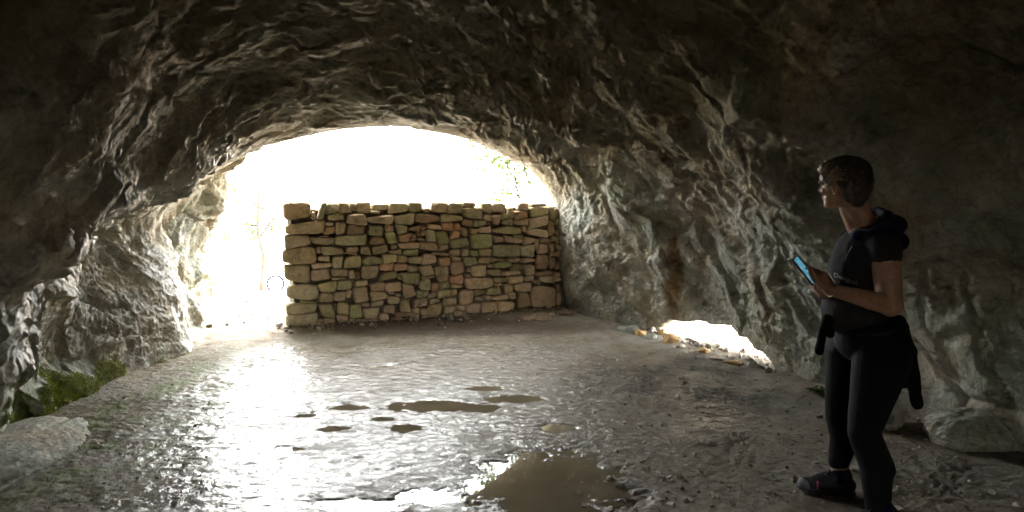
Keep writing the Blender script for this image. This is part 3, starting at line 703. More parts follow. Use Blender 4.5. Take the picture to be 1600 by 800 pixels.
tree("hanging_tree", "leafy tree at the right edge of the cave mouth, its bare boughs drooping", "tree", (1.9, 12.6, z0 - .1),
     [[A3(1.9, 12.6, z0 - .1), A3(1.7, 12.5, 2.0), A3(.9, 12.4, 4.3), A3(.0, 12.2, 5.8)],
      [A3(1.6, 12.5, 2.6), A3(.3, 12.2, 3.6), A3(-.42, 12.0, 2.75), A3(.05, 11.9, 1.95), A3(.16, 11.8, 1.3)],
      [A3(1.2, 12.4, 3.4), A3(.1, 12.2, 4.6), A3(-.45, 12.2, 3.6), A3(-.3, 12.1, 2.5)],
      [A3(1.0, 12.4, 4.0), A3(-.5, 12.6, 5.2), A3(-1.3, 12.6, 5.4)],
      [A3(1.4, 12.4, 3.0), A3(.3, 12.8, 4.0), A3(-.6, 13.0, 4.3), A3(-.9, 13.0, 3.4)],
      [A3(1.8, 12.5, 2.2), A3(2.9, 12.8, 4.0), A3(3.4, 13.0, 5.4)],
      [A3(1.6, 12.5, 2.4), A3(.5, 12.0, 2.9), A3(.1, 11.8, 2.2), A3(.3, 11.7, 1.45)]],
     .06, .105, 13, 5, twigs=18, spread=.85, bark=DBARK)
z1 = gz(-8.2, 22)
tree("slender_tree", "slender young tree in the glare left of the stone wall, thinly leaved", "tree", (-8.2, 22, z1 - .1),
     [[A3(-8.2, 22, z1 - .1), A3(-8.2, 22, .3), A3(-8.3, 22, 2.6)],
      [A3(-8.2, 22, -.2), A3(-7.6, 22, .6), A3(-7.2, 22, 1.2)],
      [A3(-8.2, 22, .2), A3(-8.9, 22.1, .2), A3(-9.3, 22, -.3)],
      [A3(-8.2, 22, .8), A3(-9.2, 22.1, 1.6), A3(-9.9, 22, 2.0)]], .085, .17, 7, 8, twigs=6, spread=.6, bark=DBARK, lm=DLEAF)
def shrub(label, x, y, h, seed, name="bush", group=None, n=34, mat=None):
    rnd = random.Random(seed); z = gz(x, y); root = empty(name, (x, y, z)); tag(root, label, "bush", group); V, Fc, LV, LF = [], [], [], []
    for k in range(n):
        a = rnd.uniform(0, 6.28); e = rnd.uniform(.2, 1.3); d = np.array([math.cos(a) * math.cos(e), math.sin(a) * math.cos(e), math.sin(e)]) * h * rnd.uniform(.6, 1.1)
        s = wander(rnd, (0, 0, 0), d, 5, h * .03); tube(V, Fc, s, [.01 * h, .008 * h, .006 * h, .004 * h, .002 * h], 4)
        for _ in range(22): leaf(LV, LF, s[rnd.randint(2, 4)] + np.array([rnd.gauss(0, .07) for _ in range(3)]) * h, h * .085 * rnd.uniform(.6, 1.2), rnd)
    mesh_obj("stem", V, Fc, BARK, root); mesh_obj("foliage", LV, LF, mat or LEAF, root, smooth=False); return root
# fern at the foot of the right-hand rock
def fern(label, x, y, h, seed, n=14, z=None):
    rnd = random.Random(seed); V, Fc = [], []
    for k in range(n):
        a = k * 6.28 / n + rnd.uniform(-.3, .3); L = h * rnd.uniform(.7, 1.15)
        st = [np.array([math.cos(a) * L * t * .8, math.sin(a) * L * t * .8, L * (t * 1.05 - .75 * t * t)]) for t in np.linspace(0, 1, 9)]
        tube(V, Fc, st, [.0016] * 9, 3)
        side = np.array([-math.sin(a), math.cos(a), 0])
        for i in range(1, 9):
            for s_ in (-1, 1):
                w_ = L * .30 * math.sin(math.pi * (i / 9) ** .7) + .004; p = st[i]; b = len(V); d = side * s_ * w_; t = (st[i] - st[i - 1]) * .45
                V.extend([tuple(p - t), tuple(p + d * .6 - t * .4 - np.array([0, 0, w_ * .1])), tuple(p + d - np.array([0, 0, w_ * .3])), tuple(p + d * .5 + t)]); Fc.append((b, b + 1, b + 2, b + 3))
    o = mesh_obj("fern", V, Fc, LEAF, smooth=False); o.location = (x, y, gz(x, y) - .005 if z is None else z); tag(o, label, "plant"); return o
p = FL(1277, 612); fern("small green fern growing at the foot of the rock beside the woman's thigh", p.x - .03, p.y - .08, .12, 3)

# ------------------------------------------------------------------ moss, pebbles and dead leaves
def scatter_cave(name, cx_px, cy_px, rx, ry, n, kind, seed):
    """points on the left rock foot inside a photo-sized patch, taken from the real rock surface"""
    G = CAVE.reshape(-1, 3)
    return G
def moss():
    rnd = np.random.default_rng(5); G = CAVE; A = G[:-1, :-1].reshape(-1, 3); B = G[1:, :-1].reshape(-1, 3); C = G[:-1, 1:].reshape(-1, 3)
    N = np.cross(B - A, C - A); N /= np.linalg.norm(N, axis=1)[:, None] + 1e-9
    N[(N * (np.array([0, 4.5, 1.0]) - A)).sum(1) < 0] *= -1
    c = np.array(W(122, 652, 4.3)); q = (A - c) / np.array([.5, .75, .26]); d = np.linalg.norm(q, axis=1)
    m = (d < 1.6) & (fbm(A, 3.2, 3, 77) > -.02 + .42 * (d - .75)) & (A[:, 0] < -2) & (A[:, 2] > -.02)
    q2 = (A - np.array(W(205, 590, 5.0))) / np.array([.4, .7, .16]); m |= (np.linalg.norm(q2, axis=1) < 1) & (fbm(A, 4, 3, 79) > .12) & (A[:, 0] < -2)
    q3 = (A - np.array(W(287, 570, 5.9))) / np.array([.3, .3, .10]); m |= (np.linalg.norm(q3, axis=1) < 1) & (fbm(A, 6, 3, 80) > -.1) & (A[:, 0] < -2)
    idx = np.where(m)[0]; V, Fc, C_ = [], [], []
    for i in np.repeat(idx, 10)[:90000]:
        p = A[i] + rnd.normal(size=3) * .008 + N[i] * .002; n = N[i] + rnd.normal(size=3) * .7; n /= np.linalg.norm(n)
        s = np.cross(n, rnd.normal(size=3)); s /= np.linalg.norm(s); L = rnd.uniform(.003, .009); b = len(V)
        V.extend([p - s * L * .5, p + s * L * .5, p + n * L + s * L * .1]); Fc.append((b, b + 1, b + 2))
    M = NT("moss"); c_ = M.ramp(M.noise(9, 5), [(.35, (.18, .21, .03)), (.65, (.36, .40, .09))]); mt = M.set(Base_Color=c_, Roughness=.9, Specular_IOR_Level=.1)
    o = mesh_obj("moss", np.array(V), np.array(Fc), mt, smooth=False); tag(o, "bright green moss cushioning the foot of the left rock", kind="stuff")
moss()
def pebbles():
    rnd = np.random.default_rng(9); bm = bmesh.new(); bmesh.ops.create_icosphere(bm, subdivisions=1, radius=1); T = np.array([v.co[:] for v in bm.verts]); TF = np.array([[v.index for v in f.verts] for f in bm.faces]); bm.free()
    pts = []
    for _ in range(900):                                     # right of the woman's side and the dry floor
        px, py = rnd.uniform(880, 1590), rnd.uniform(560, 800); pts.append((FL(px, py), rnd.gamma(2.0, .0032)))
    for _ in range(500):                                     # along the stone wall
        t = rnd.uniform(-.05, 1.12); q = WA + WDIR * (t * 3.18) + WN * abs(rnd.normal(0, .14)); pts.append((q, rnd.gamma(2.2, .005)))
    for _ in range(420):
        px, py = rnd.uniform(60, 330), rnd.uniform(590, 800); pts.append((FL(px, py), rnd.gamma(2.0, .0020)))
    for _ in range(90):                                     # rubble on the sill of the low opening and outside it
        t = rnd.uniform(0, 1); a, b = FL(985, 512), FL(1200, 585); q = a + (b - a) * t + Vector((.86, .5, 0)) * rnd.gamma(1.2, .12); pts.append((q, rnd.gamma(2.6, .009)))
    for _ in range(160):                                     # stones on the path outside
        pts.append((Vector((rnd.uniform(-4.4, -2.3), rnd.uniform(7.2, 11), 0)), rnd.gamma(2.2, .009)))
    V, Fc, C = [], [], []
    for q, r in pts:
        r = min(r, .04); A_ = rnd.normal(size=(3, 3)); Q, _ = np.linalg.qr(A_); t = (T * (1 + rnd.normal(size=(len(T), 1)) * .18) * np.array([1.2, .9, .65]) * r) @ Q
        z = gz(q.x, q.y); b = len(V); V.extend(t + np.array([q.x, q.y, z + r * .25])); Fc.extend(TF + b)
        k = rnd.uniform(.10, .42); C.extend([np.array([k, k * rnd.uniform(.8, .95), k * rnd.uniform(.6, .85)])] * len(T))
    M = NT("pebble"); a = M.n("VertexColor"); a.layer_name = "tint"; m = M.set(Base_Color=a.outputs[0], Roughness=.6, Normal=M.bump(M.noise(120, 4), .002, 1))
    o = mesh_obj("gravel", np.array(V), np.array(Fc), m, smooth=False, cols=np.array(C)); tag(o, "loose chips and pebbles strewn over the cave floor", kind="stuff")
pebbles()
def dead_leaves():
    rnd = random.Random(4); V, Fc = [], []
    pts = [FL(rnd.uniform(90, 330), rnd.uniform(600, 790)) for _ in range(26)] + [FL(rnd.uniform(900, 1250), rnd.uniform(590, 790)) for _ in range(16)]
    pts += [WA + WDIR * rnd.uniform(0, 3.1) + WN * rnd.uniform(.02, .3) for _ in range(90)]
    for q in pts:
        s = rnd.uniform(.010, .026); a = rnd.uniform(0, 6.28); d = np.array([math.cos(a), math.sin(a), 0]); e = np.array([-d[1], d[0], 0]); z = gz(q.x, q.y) + .008; b = len(V); c = np.array([q.x, q.y, z])
        for k, (u, v, h_) in enumerate(((-1, 0, .3), (-.4, .5, .25), (.4, .45, .2), (1, 0, .5), (.4, -.45, .15), (-.4, -.5, .3), (0, 0, 0))): V.append(tuple(c + d * u * s + e * v * s + np.array([0, 0, h_ * s])))
        Fc += [(b + k, b + (k + 1) % 6, b + 6) for k in range(6)]
    o = mesh_obj("dead_leaves", V, Fc, DRYLEAF, smooth=False); tag(o, "brown dead leaves scattered on the damp floor", kind="stuff")
dead_leaves()
def boulder(label, loc, size, rot, mat, seed, name="boulder"):
    bm = bmesh.new(); bmesh.ops.create_icosphere(bm, subdivisions=6, radius=1); p = np.array([v.co[:] for v in bm.verts])
    r = np.random.default_rng(seed)
    for _ in range(9):
        n = r.normal(size=3); n /= np.linalg.norm(n); k = p @ n - r.uniform(.62, .9); p -= np.clip(k, 0, None)[:, None] * n * .75
    d = 1 + .22 * fbm(p + seed, 1.5, 5, 500, .6) + .06 * fbm(p + seed, 5, 4, 510, .6, 2); p = p * d[:, None] * np.array(size) / 2
    for v, q in zip(bm.verts, p): v.co = q
    me = bpy.data.meshes.new(name); bm.to_mesh(me); bm.free(); me.materials.append(mat); me.polygons.foreach_set("use_smooth", [True] * len(me.polygons))
    o = bpy.data.objects.new(name, me); COL.objects.link(o); o.location = loc; o.rotation_euler = (0, 0, rot); tag(o, label, "rock"); return o
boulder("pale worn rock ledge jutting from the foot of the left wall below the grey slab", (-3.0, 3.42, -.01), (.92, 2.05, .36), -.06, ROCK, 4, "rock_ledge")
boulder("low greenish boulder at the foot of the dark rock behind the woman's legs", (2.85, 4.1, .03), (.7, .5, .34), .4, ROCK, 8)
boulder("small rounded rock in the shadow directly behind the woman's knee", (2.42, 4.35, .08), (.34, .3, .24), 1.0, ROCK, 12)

# ------------------------------------------------------------------ bicycle down the slope outside
def bicycle(loc, rot):
    root = empty("bicycle", loc); tag(root, "bicycle parked in the glare outside, seen past the wall's left end", "bicycle")
    FR = plain("bike_frame_paint", (.010, .008, .016), .6); TY = plain("tyre_rubber", (.006, .005, .008), .9, Specular_IOR_Level=.1); AL = plain("alloy", (.16, .16, .18), .4, Metallic=.6); LT = plain("saddle_vinyl", (.04, .035, .035), .6)
    def tb(name, paths, mat, par, n=8):
        V, Fc = [], []
        for pts, r in paths: tube(V, Fc, pts, [r] * len(pts), n)
        return mesh_obj(name, V, Fc, mat, par)
    r = .34; hubs = ((-.52, 0, r), (.54, 0, r))
    for hx, hy, hz in hubs:
        wh = tb("wheel", [([(hx + .0, -.05, hz), (hx, .05, hz)], .022)], AL, root)
        V, Fc = [], []
        for nm, R, rr, mt in (("tyre", r, .043, TY), ("rim", r - .05, .012, AL)):
            V, Fc = [], []; n = 40; k = 8
            for i in range(n):
                a = 2 * math.pi * i / n
                for j in range(k):
                    b = 2 * math.pi * j / k; q = R + rr * math.cos(b); V.append((hx + q * math.cos(a), rr * math.sin(b), hz + q * math.sin(a)))
            Fc = [(i * k + j, i * k + (j + 1) % k, ((i + 1) % n) * k + (j + 1) % k, ((i + 1) % n) * k + j) for i in range(n) for j in range(k)]
            mesh_obj(nm, V, Fc, mt, wh)
        tb("spokes", [([(hx, .02 * (-1) ** i, hz), (hx + (r - .04) * math.cos(i * math.pi / 9), 0, hz + (r - .04) * math.sin(i * math.pi / 9))], .0025) for i in range(18)], AL, wh, 4)
    bb = (-.08, 0, .29); st = (-.20, 0, .80); hd = (.36, 0, .86); hb = (.39, 0, .70)
    tb("frame", [([bb, st], .02), ([st, hd], .02), ([bb, hb], .026), ([hd, hb], .024), ([bb, (-.52, .05, r)], .01), ([bb, (-.52, -.05, r)], .01), ([(-.18, 0, .72), (-.52, .05, r)], .009), ([(-.18, 0, .72), (-.52, -.05, r)], .009)], FR, root)
    tb("fork", [([hb, (.44, .05, .60), (.54, .05, r)], .012), ([hb, (.44, -.05, .60), (.54, -.05, r)], .012)], FR, root)
    tb("handlebar", [([hd, (.34, 0, .97)], .014), ([(.28, -.29, 1.0), (.34, -.12, .98), (.35, 0, .97), (.34, .12, .98), (.28, .29, 1.0)], .013)], AL, root)
    tb("seat_post", [([st, (-.22, 0, .93)], .013)], AL, root)
    V = []; secs = [(-.36, .075, .96), (-.28, .08, .965), (-.18, .045, .955), (-.06, .018, .945)]
    for x, w_, z in secs: V += [(x, -w_, z), (x, -w_ * .7, z + .02), (x, w_ * .7, z + .02), (x, w_, z), (x, w_ * .5, z - .03), (x, -w_ * .5, z - .03)]
    Fc = [(i * 6 + j, i * 6 + (j + 1) % 6, i * 6 + 6 + (j + 1) % 6, i * 6 + 6 + j) for i in range(3) for j in range(6)] + [tuple(range(6))[::-1], tuple(range(18, 24))]
    mesh_obj("saddle", V, Fc, LT, root)
    V, Fc = [], []; tube(V, Fc, [(-.08, -.045, .29), (-.08, -.05, .29)], [.09, .09], 24); tube(V, Fc, [(-.08, -.06, .29), (-.0, -.06, .14)], [.01, .01], 6); tube(V, Fc, [(-.08, .06, .29), (-.16, .06, .44)], [.01, .01], 6)
    mesh_obj("crankset", V, Fc, AL, root)
    for s_, (x, z) in ((-1, (0, .14)), (1, (-.16, .44))): V, Fc = [], []; tube(V, Fc, [(x, s_ * .06, z), (x, s_ * .16, z)], [.02, .02], 6); mesh_obj("pedal", V, Fc, TY, root)
    root.rotation_euler = rot; return root
bx, by = (431 - 800) / F_PX * 28.5 + .42, 28.6
bicycle((bx, by, gz(bx, by)), (.10, 0, math.radians(205)))
# ------------------------------------------------------------------ the woman
from mathutils.bvhtree import BVHTree
def cone(bm, a, b, ra, rb, seg=20):
    """rounded tapered limb piece from a to b"""
    a, b = Vector(a), Vector(b); d = b - a; L = d.length; q = d.to_track_quat('Z', 'Y').to_matrix().to_4x4()
    prof = [(-ra, 0.001)] + [(-ra * math.cos(t), ra * math.sin(t)) for t in (.4, .8, 1.2)] + [(0, ra)] + [(L * k / 5, ra + (rb - ra) * k / 5) for k in range(1, 5)] + [(L, rb)] + [(L + rb * math.cos(t), rb * math.sin(t)) for t in (1.2, .8, .4)] + [(L + rb, .001)]
    M_ = Matrix.Translation(a) @ q; rings = []
    for z, r in prof: rings.append([bm.verts.new(M_ @ Vector((r * math.cos(2 * math.pi * k / seg), r * math.sin(2 * math.pi * k / seg), z))) for k in range(seg)])
    for r0, r1 in zip(rings[:-1], rings[1:]):
        for k in range(seg): bm.faces.new((r0[k], r0[(k + 1) % seg], r1[(k + 1) % seg], r1[k]))
    bm.faces.new(rings[0][::-1]); bm.faces.new(rings[-1])
def ell(bm, c, X, Y, Z, r, sub=4):
    """ellipsoid with half sizes r along the unit axes X, Y, Z"""
    R = Matrix((X, Y, Z)).transposed().to_4x4(); M_ = Matrix.Translation(Vector(c)) @ R @ Matrix.Diagonal((*r, 1))
    bmesh.ops.create_icosphere(bm, subdivisions=sub, radius=1, matrix=M_)
def remeshed(name, bm, voxel, mat, parent, smooth_it=4, shape=None):
    me = bpy.data.meshes.new(name); bm.to_mesh(me); bm.free()
    o = bpy.data.objects.new(name, me); COL.objects.link(o)
    m = o.modifiers.new("r", 'REMESH'); m.mode = 'VOXEL'; m.voxel_size = voxel; m.use_smooth_shade = True
    if smooth_it: s_ = o.modifiers.new("s", 'SMOOTH'); s_.factor = .5; s_.iterations = smooth_it
    dg = bpy.context.evaluated_depsgraph_get(); me2 = bpy.data.meshes.new_from_object(o.evaluated_get(dg)); o.modifiers.clear(); o.data = me2; me2.name = name
    me2.materials.clear(); me2.materials.append(mat); me2.polygons.foreach_set("use_smooth", [True] * len(me2.polygons))
    if shape is not None:
        p = np.empty(len(me2.vertices) * 3, dtype=np.float32); me2.vertices.foreach_get("co", p); p = p.reshape(-1, 3)
        nn = np.empty_like(p).ravel(); me2.vertices.foreach_get("normal", nn); nn = nn.reshape(-1, 3)
        p = shape(p.astype(float), nn.astype(float)).astype(np.float32); me2.vertices.foreach_set("co", p.ravel()); me2.update()
    o.parent = parent; return o
SKIN = plain("skin", (.30, .165, .105), .55); 
SKIN.node_tree.nodes["Principled BSDF"].inputs["Subsurface Weight"].default_value = .12
SKIN.node_tree.nodes["Principled BSDF"].inputs["Subsurface Radius"].default_value = (.02, .008, .004)
def cloth(name, col, rough=.85, sc_=420):
    M = NT(name); c = M.mix(M.ramp(M.noise(6, 4), [(.35, 0.0), (.7, 1.0)]), tuple(x * .85 for x in col), tuple(x * 1.2 for x in col))
    return M.set(Base_Color=c, Roughness=rough, Specular_IOR_Level=.08, Normal=M.bump(M.noise(sc_, 2), .0006, 1))
TOPC = cloth("top_fabric", (.020, .019, .021)); LEGC = cloth("legging_fabric", (.005, .006, .0065), .75); NAVY = cloth("navy_fabric", (.006, .009, .026)); BLK = cloth("black_fleece", (.004, .004, .0045))
SHOEM = cloth("shoe_fabric", (.03, .028, .031)); GREYR = plain("toe_rubber", (.075, .076, .088), .6); SOLE = plain("sole_rubber", (.03, .03, .03), .8); PINK = plain("pink_webbing", (.35, .06, .14), .7); LACE = plain("lace_cord", (.22, .2, .27), .8)
def person():
    root = empty("person", FL(1345, 800)); root.location.z = 0
    tag(root, "woman in black sportswear standing in the dark looking towards the light, holding a phone", "person"); base = root.location.copy()
    J = dict(pel=W(1352, 528, 3.22), hR=W(1328, 548, 3.33), kR=W(1312, 648, 3.37), aR=W(1310, 745, 3.35),
             hL=W(1372, 550, 3.11), kL=W(1350, 676, 3.01), aL=W(1378, 836, 2.93),
             wst=W(1345, 478, 3.20), chs=W(1351, 406, 3.19), nck=W(1352, 351, 3.18), skb=W(1331, 318, 3.18),
             sL=W(1381, 384, 3.03), sR=W(1332, 378, 3.36), eL=W(1391, 477, 2.97), wL=W(1296, 452, 2.92),
             eR=W(1312, 458, 3.44), wR=W(1285, 458, 3.20))
    for k in J: J[k] = J[k] - base
    up = Vector((0, 0, 1)); f = Vector((-.955, .295, 0)).normalized(); r_ = f.cross(up)          # facing, and her right (away from the camera)
    hf = Vector((-.69, .72, -.11)).normalized(); hr = hf.cross(up).normalized(); hu = hr.cross(hf)
    hc = W(1315, 289, 3.17) - base
    # --- body: one continuous surface
    bm = bmesh.new()
    H = lambda a, b, c: hc + hf * a + hr * b + hu * c
    ell(bm, H(-.008, 0, .022), hf, hr, hu, (.096, .075, .088)); ell(bm, H(.030, 0, -.02), hf, hr, hu, (.056, .062, .082)); 
    ell(bm, H(.052, 0, -.075), hf, hr, hu, (.030, .036, .030)); ell(bm, H(.073, 0, -.088), hf, hr, hu, (.013, .018, .014))            # jaw, chin
    for s in (-1, 1):
        ell(bm, H(.020, s * .048, -.058), hf, hr, hu, (.042, .016, .026)); ell(bm, H(.058, s * .036, -.022), hf, hr, hu, (.022, .022, .020))  # jaw corner, cheek
        ell(bm, H(.070, s * .030, .008), hf, hr, hu, (.010, .015, .006), 3); ell(bm, H(.076, s * .030, .022), hf, hr, hu, (.014, .026, .009), 3)                                                                    # brow
        e = H(-.004, s * .082, -.006); oc = (hf * .35 + hr * s).normalized()
        X = (hf * .9 - hr * s * .35).normalized(); 
        for k in range(13):                                                                                                                     # ear rim
            a0, a1 = 2.1 - k * .43, 2.1 - (k + 1) * .43
            if k > 9: continue
            q0 = e + X * -.016 * math.cos(a0 + .2) * -1 + hu * .030 * math.sin(a0); q1 = e + X * -.016 * math.cos(a1 + .2) * -1 + hu * .030 * math.sin(a1)
            cone(bm, q0 + hr * s * .006, q1 + hr * s * .006, .0042, .0042, 8)
        ell(bm, e, X, hu, hr, (.014, .026, .005), 3); ell(bm, e + hu * -.028 + X * .004 + hr * s * .003, X, hu, hr, (.007, .009, .004), 3)
    ell(bm, H(.092, 0, -.018), hf, hr, hu, (.016, .010, .010), 3); cone(bm, H(.080, 0, .018), H(.098, 0, -.016), .007, .008, 10); 
    for s in (-1, 1): ell(bm, H(.084, s * .010, -.024), hf, hr, hu, (.010, .007, .006), 3)
    ell(bm, H(.080, 0, -.050), hf, hr, hu, (.010, .022, .005), 3); ell(bm, H(.078, 0, -.060), hf, hr, hu, (.010, .019, .006), 3)                # lips
    cone(bm, J['skb'] + hf * -.010, J['nck'] + f * .01, .054, .060); cone(bm, J['skb'] + hf * .02 - up * .005, J['nck'] + f * .035 - up * .01, .040, .046)
    c = J['chs']
    ell(bm, c, f, r_, up, (.105, .165, .15)); ell(bm, J['wst'], f, r_, up, (.105, .145, .13)); ell(bm, J['pel'], f, r_, up, (.125, .165, .12)); ell(bm, J['nck'] - up * .045, f, r_, up, (.07, .15, .045))
    for a, b, c_, s in (('hR', 'kR', 'aR', 1), ('hL', 'kL', 'aL', -1)):
        cone(bm, J[a], J[b], .092, .058); cone(bm, J[b], J[b] + (J[c_] - J[b]) * .35 - f * .014, .056, .056); cone(bm, J[b] + (J[c_] - J[b]) * .3 - f * .012, J[c_], .055, .036)
        cone(bm, J[c_] - up * .01, J[c_] + f * .13 - up * .055, .036, .026); cone(bm, J[c_], J[c_] - f * .03 - up * .06, .034, .03)
    for sh, el, wr in (('sL', 'eL', 'wL'), ('sR', 'eR', 'wR')):
        ell(bm, J[sh], f, r_, up, (.062, .055, .06)); cone(bm, J[sh], J[el], .065, .051); ell(bm, J[el], f, r_, up, (.046, .042, .044))
        cone(bm, J[el], J[el] + (J[wr] - J[el]) * .35, .044, .043); cone(bm, J[el] + (J[wr] - J[el]) * .3, J[wr], .043, .026)
    # hands
    def finger(p, dirs, lens, r):
        p = Vector(p)
        for d, L in zip(dirs, lens):
            q = p + Vector(d).normalized() * L; cone(bm, p, q, r, r * .92, 10); p = q; r *= .93
        return p
    def hand(wr, d, n, t, curl, thumb, spread=.012):
        """d: along the palm, n: out of the back of the hand, t: towards the thumb side"""
        d = d.normalized(); n = (n - d * n.dot(d)).normalized(); t = d.cross(n) * (1 if d.cross(n).dot(t) > 0 else -1)
        pc = wr + d * .045
        ell(bm, pc, d, t, n, (.050, .038, .0145)); cone(bm, wr, wr + d * .03, .024, .022); ell(bm, wr + d * .035 + t * .025 - n * .008, d, t, n, (.030, .016, .015))
        for k, (off, L) in enumerate(((.027, .9), (.009, 1.0), (-.010, .93), (-.027, .74))):
            b = wr + d * (.082 - abs(off - .005) * .25) + t * off; cu = curl + .12 * k
            ds, a = [], 0
            for j in range(3): a += cu * (.55 if j == 0 else .9); ds.append(d * math.cos(a) - n * math.sin(a) + t * (off * 2.0 if j == 0 else 0))
            finger(b - d * .012, [d] + ds, [.012, .040 * L, .025 * L, .018 * L], .0092 - .0006 * k)
        b = wr + d * .025 + t * .030 - n * .006; finger(b, thumb, [.036, .030, .022], .0115)
        return d, n, t
    # phone placed between the hands
    ph0, ph1 = W(1241.5, 404, 3.06) - base, W(1271, 441, 3.03) - base; L_ax = (ph1 - ph0).normalized()
    nrm = Vector((.66, -.52, .50)); nrm = (nrm - L_ax * nrm.dot(L_ax)).normalized(); Wd = L_ax.cross(nrm)
    # left hand (near): palm towards the chest side, fingers up against the phone's edge
    dL = (W(1281, 425, 2.98) - base) - J['wL']
    hand(J['wL'], dL, Vector((.25, -1, .1)), Vector((-1, 0, .2)), .42, [Vector((-.7, .25, .75)), Vector((-.45, .3, .9)), Vector((-.2, .3, 1))])
    # right hand (far): supports the phone from below, palm up
    pc = ph0 + (ph1 - ph0) * .62 - nrm * .02
    dR = (pc - J['wR'])
    hand(J['wR'], dR + Vector((0, -.02, -.035)), -nrm * .6 + Vector((-.3, .2, -.8)), Vector((.1, .6, .6)), .62, [Vector((-.6, .1, .6)), Vector((-.7, -.2, .6)), Vector((-.6, -.5, .5))])
    body = remeshed("body", bm, .0042, SKIN, root, 3)
    # --- hair
    bm = bmesh.new()
    ell(bm, H(-.020, 0, .040), hf, hr, hu, (.108, .083, .088)); ell(bm, H(-.060, 0, .0), hf, hr, hu, (.066, .078, .090)); ell(bm, H(.045, 0, .082), hf, hr, hu, (.050, .062, .036))
    ell(bm, H(-.07, 0, -.055), hf, hr, hu, (.036, .058, .055))
    for s in (-1, 1): ell(bm, H(-.060, s * .044, -.02), hf, hr, hu, (.036, .034, .05))
    def hs(p, n):
        q = p @ np.array([[1, 0, 0], [0, 1, 0], [0, 0, .45]]); k = fbm(p, 26, 4, 700, .6, 2); b = fbm(p, 9, 3, 710, .5, 1)
        return p + n * (.006 * k + .010 * b)[:, None]
    HM = NT("hair_brown"); st = HM.stretch((1, 1, .25), (.3, .2, 0)); hn = HM.noise(90, 5, .7, .6, st)
    HAIR = HM.set(Base_Color=HM.ramp(hn, [(.35, (.018, .012, .008)), (.62, (.06, .042, .025)), (.75, (.15, .11, .06))]), Roughness=.5, Normal=HM.bump(hn, .006, 1))
    hair = remeshed("hair", bm, .0042, HAIR, root, 2, hs)
    BL = plain("hair_blond", (.34, .25, .14), .45); V, Fc = [], []; rnd = random.Random(12)
    bh = BVHTree.FromPolygons([v.co for v in hair.data.vertices], [p.vertices for p in hair.data.polygons])
    for k in range(70):
        s = rnd.choice((-1, -1, -1, 1)); a0 = rnd.uniform(.015, .080); z0_ = rnd.uniform(.06, .12); pts = []; ph = rnd.uniform(0, 6)
        for i in range(10):
            t = i / 9; q = H(a0 - .085 * t, s * (.055 + .06 * t), z0_ - .05 * t - .01 * math.sin(3 * t)) + hu * .007 * math.sin(9 * t + ph * .3 + s)
            loc, nn, _, _ = bh.find_nearest(q); pts.append(tuple(loc + nn * rnd.uniform(.0005, .004)))
        tube(V, Fc, pts, [.0009 + .0008 * math.sin(math.pi * i / 9) for i in range(10)], 4)
    DK = plain("hair_dark", (.03, .021, .013), .45)
    V2, F2 = [], []
    for k in range(420):
        th = rnd.uniform(-3.1, 3.1); pts = []; st_ = rnd.uniform(-.2, .5); ln = rnd.uniform(.4, .9)
        for i in range(7):
            el = 1.5 - (st_ + ln * i / 6) * 1.6; q = H(-.03 + .12 * math.cos(th + .15 * i) * math.cos(el), .10 * math.sin(th + .15 * i) * math.cos(el), .02 + .13 * math.sin(el))
            if el < -.75 or (math.cos(th) > .2 and el < .55): break
            loc, nn, _, _ = bh.find_nearest(q); pts.append(tuple(loc + nn * (.0015 + .004 * (i / 6) ** 2 + rnd.uniform(0, .002))))
        if len(pts) > 2: tube(V2, F2, pts, [.0012] * (len(pts) - 1) + [.0005], 4)
    mesh_obj("loose_hair", V2, F2, DK, hair)
    for k in range(60):                                         # loose curls over the forehead
        s = -1; a = rnd.uniform(.03, .085); a = a - .018; c0 = H(a, s * rnd.uniform(.02, .06), rnd.uniform(.06, .10)); R_ = rnd.uniform(.008, .018); ph = rnd.uniform(-1, 1)
        pts = [tuple(c0 + hf * R_ * math.cos(ph + t * .55) + hu * (R_ * math.sin(ph + t * .55) - t * .003) + hr * s * .002 * t) for t in range(8)]
        tube(V, Fc, pts, [.0017] * 8, 4)
    mesh_obj("fringe_hair", V, Fc, BL, hair)
    # --- eyes
    EW = plain("eye_white", (.7, .68, .65), .2); EI = plain("iris_brown", (.05, .03, .02), .2)
    for s in (-1, 1):
        b_ = bmesh.new(); ell(b_, H(.070, s * .030, .004), hf, hr, hu, (.0075, .0105, .006), 3); m_ = bpy.data.meshes.new("eye"); b_.to_mesh(m_); b_.free(); m_.materials.append(EW)
        o = bpy.data.objects.new("eye", m_); COL.objects.link(o); o.parent = root
        b_ = bmesh.new(); ell(b_, H(.0725, s * .030, .004), hf, hr, hu, (.0035, .0055, .0055), 3); m_ = bpy.data.meshes.new("iris"); b_.to_mesh(m_); b_.free(); m_.materials.append(EI)
        o2 = bpy.data.objects.new("iris", m_); COL.objects.link(o2); o2.parent = o
    # --- clothes
    def folds(amp, fr, seed):
        return lambda p, n: p + n * (amp * fbm(p * np.array([1, 1, .55]), fr, 3, seed, .5, 2))[:, None]
    bm = bmesh.new()
    ell(bm, J['chs'] + up * -.005, f, r_, up, (.140, .182, .160)); ell(bm, J['wst'], f, r_, up, (.128, .162, .14)); ell(bm, J['pel'] + up * .055, f, r_, up, (.140, .172, .085)); ell(bm, J['nck'] - up * .047 - f * .01, f, r_, up, (.082, .158, .048))
    ell(bm, J['chs'] + f * .072 - up * .035, f, r_, up, (.082, .150, .10))
    ell(bm, J['wst'] - up * .02 + f * .038, f, r_, up, (.136, .165, .125))
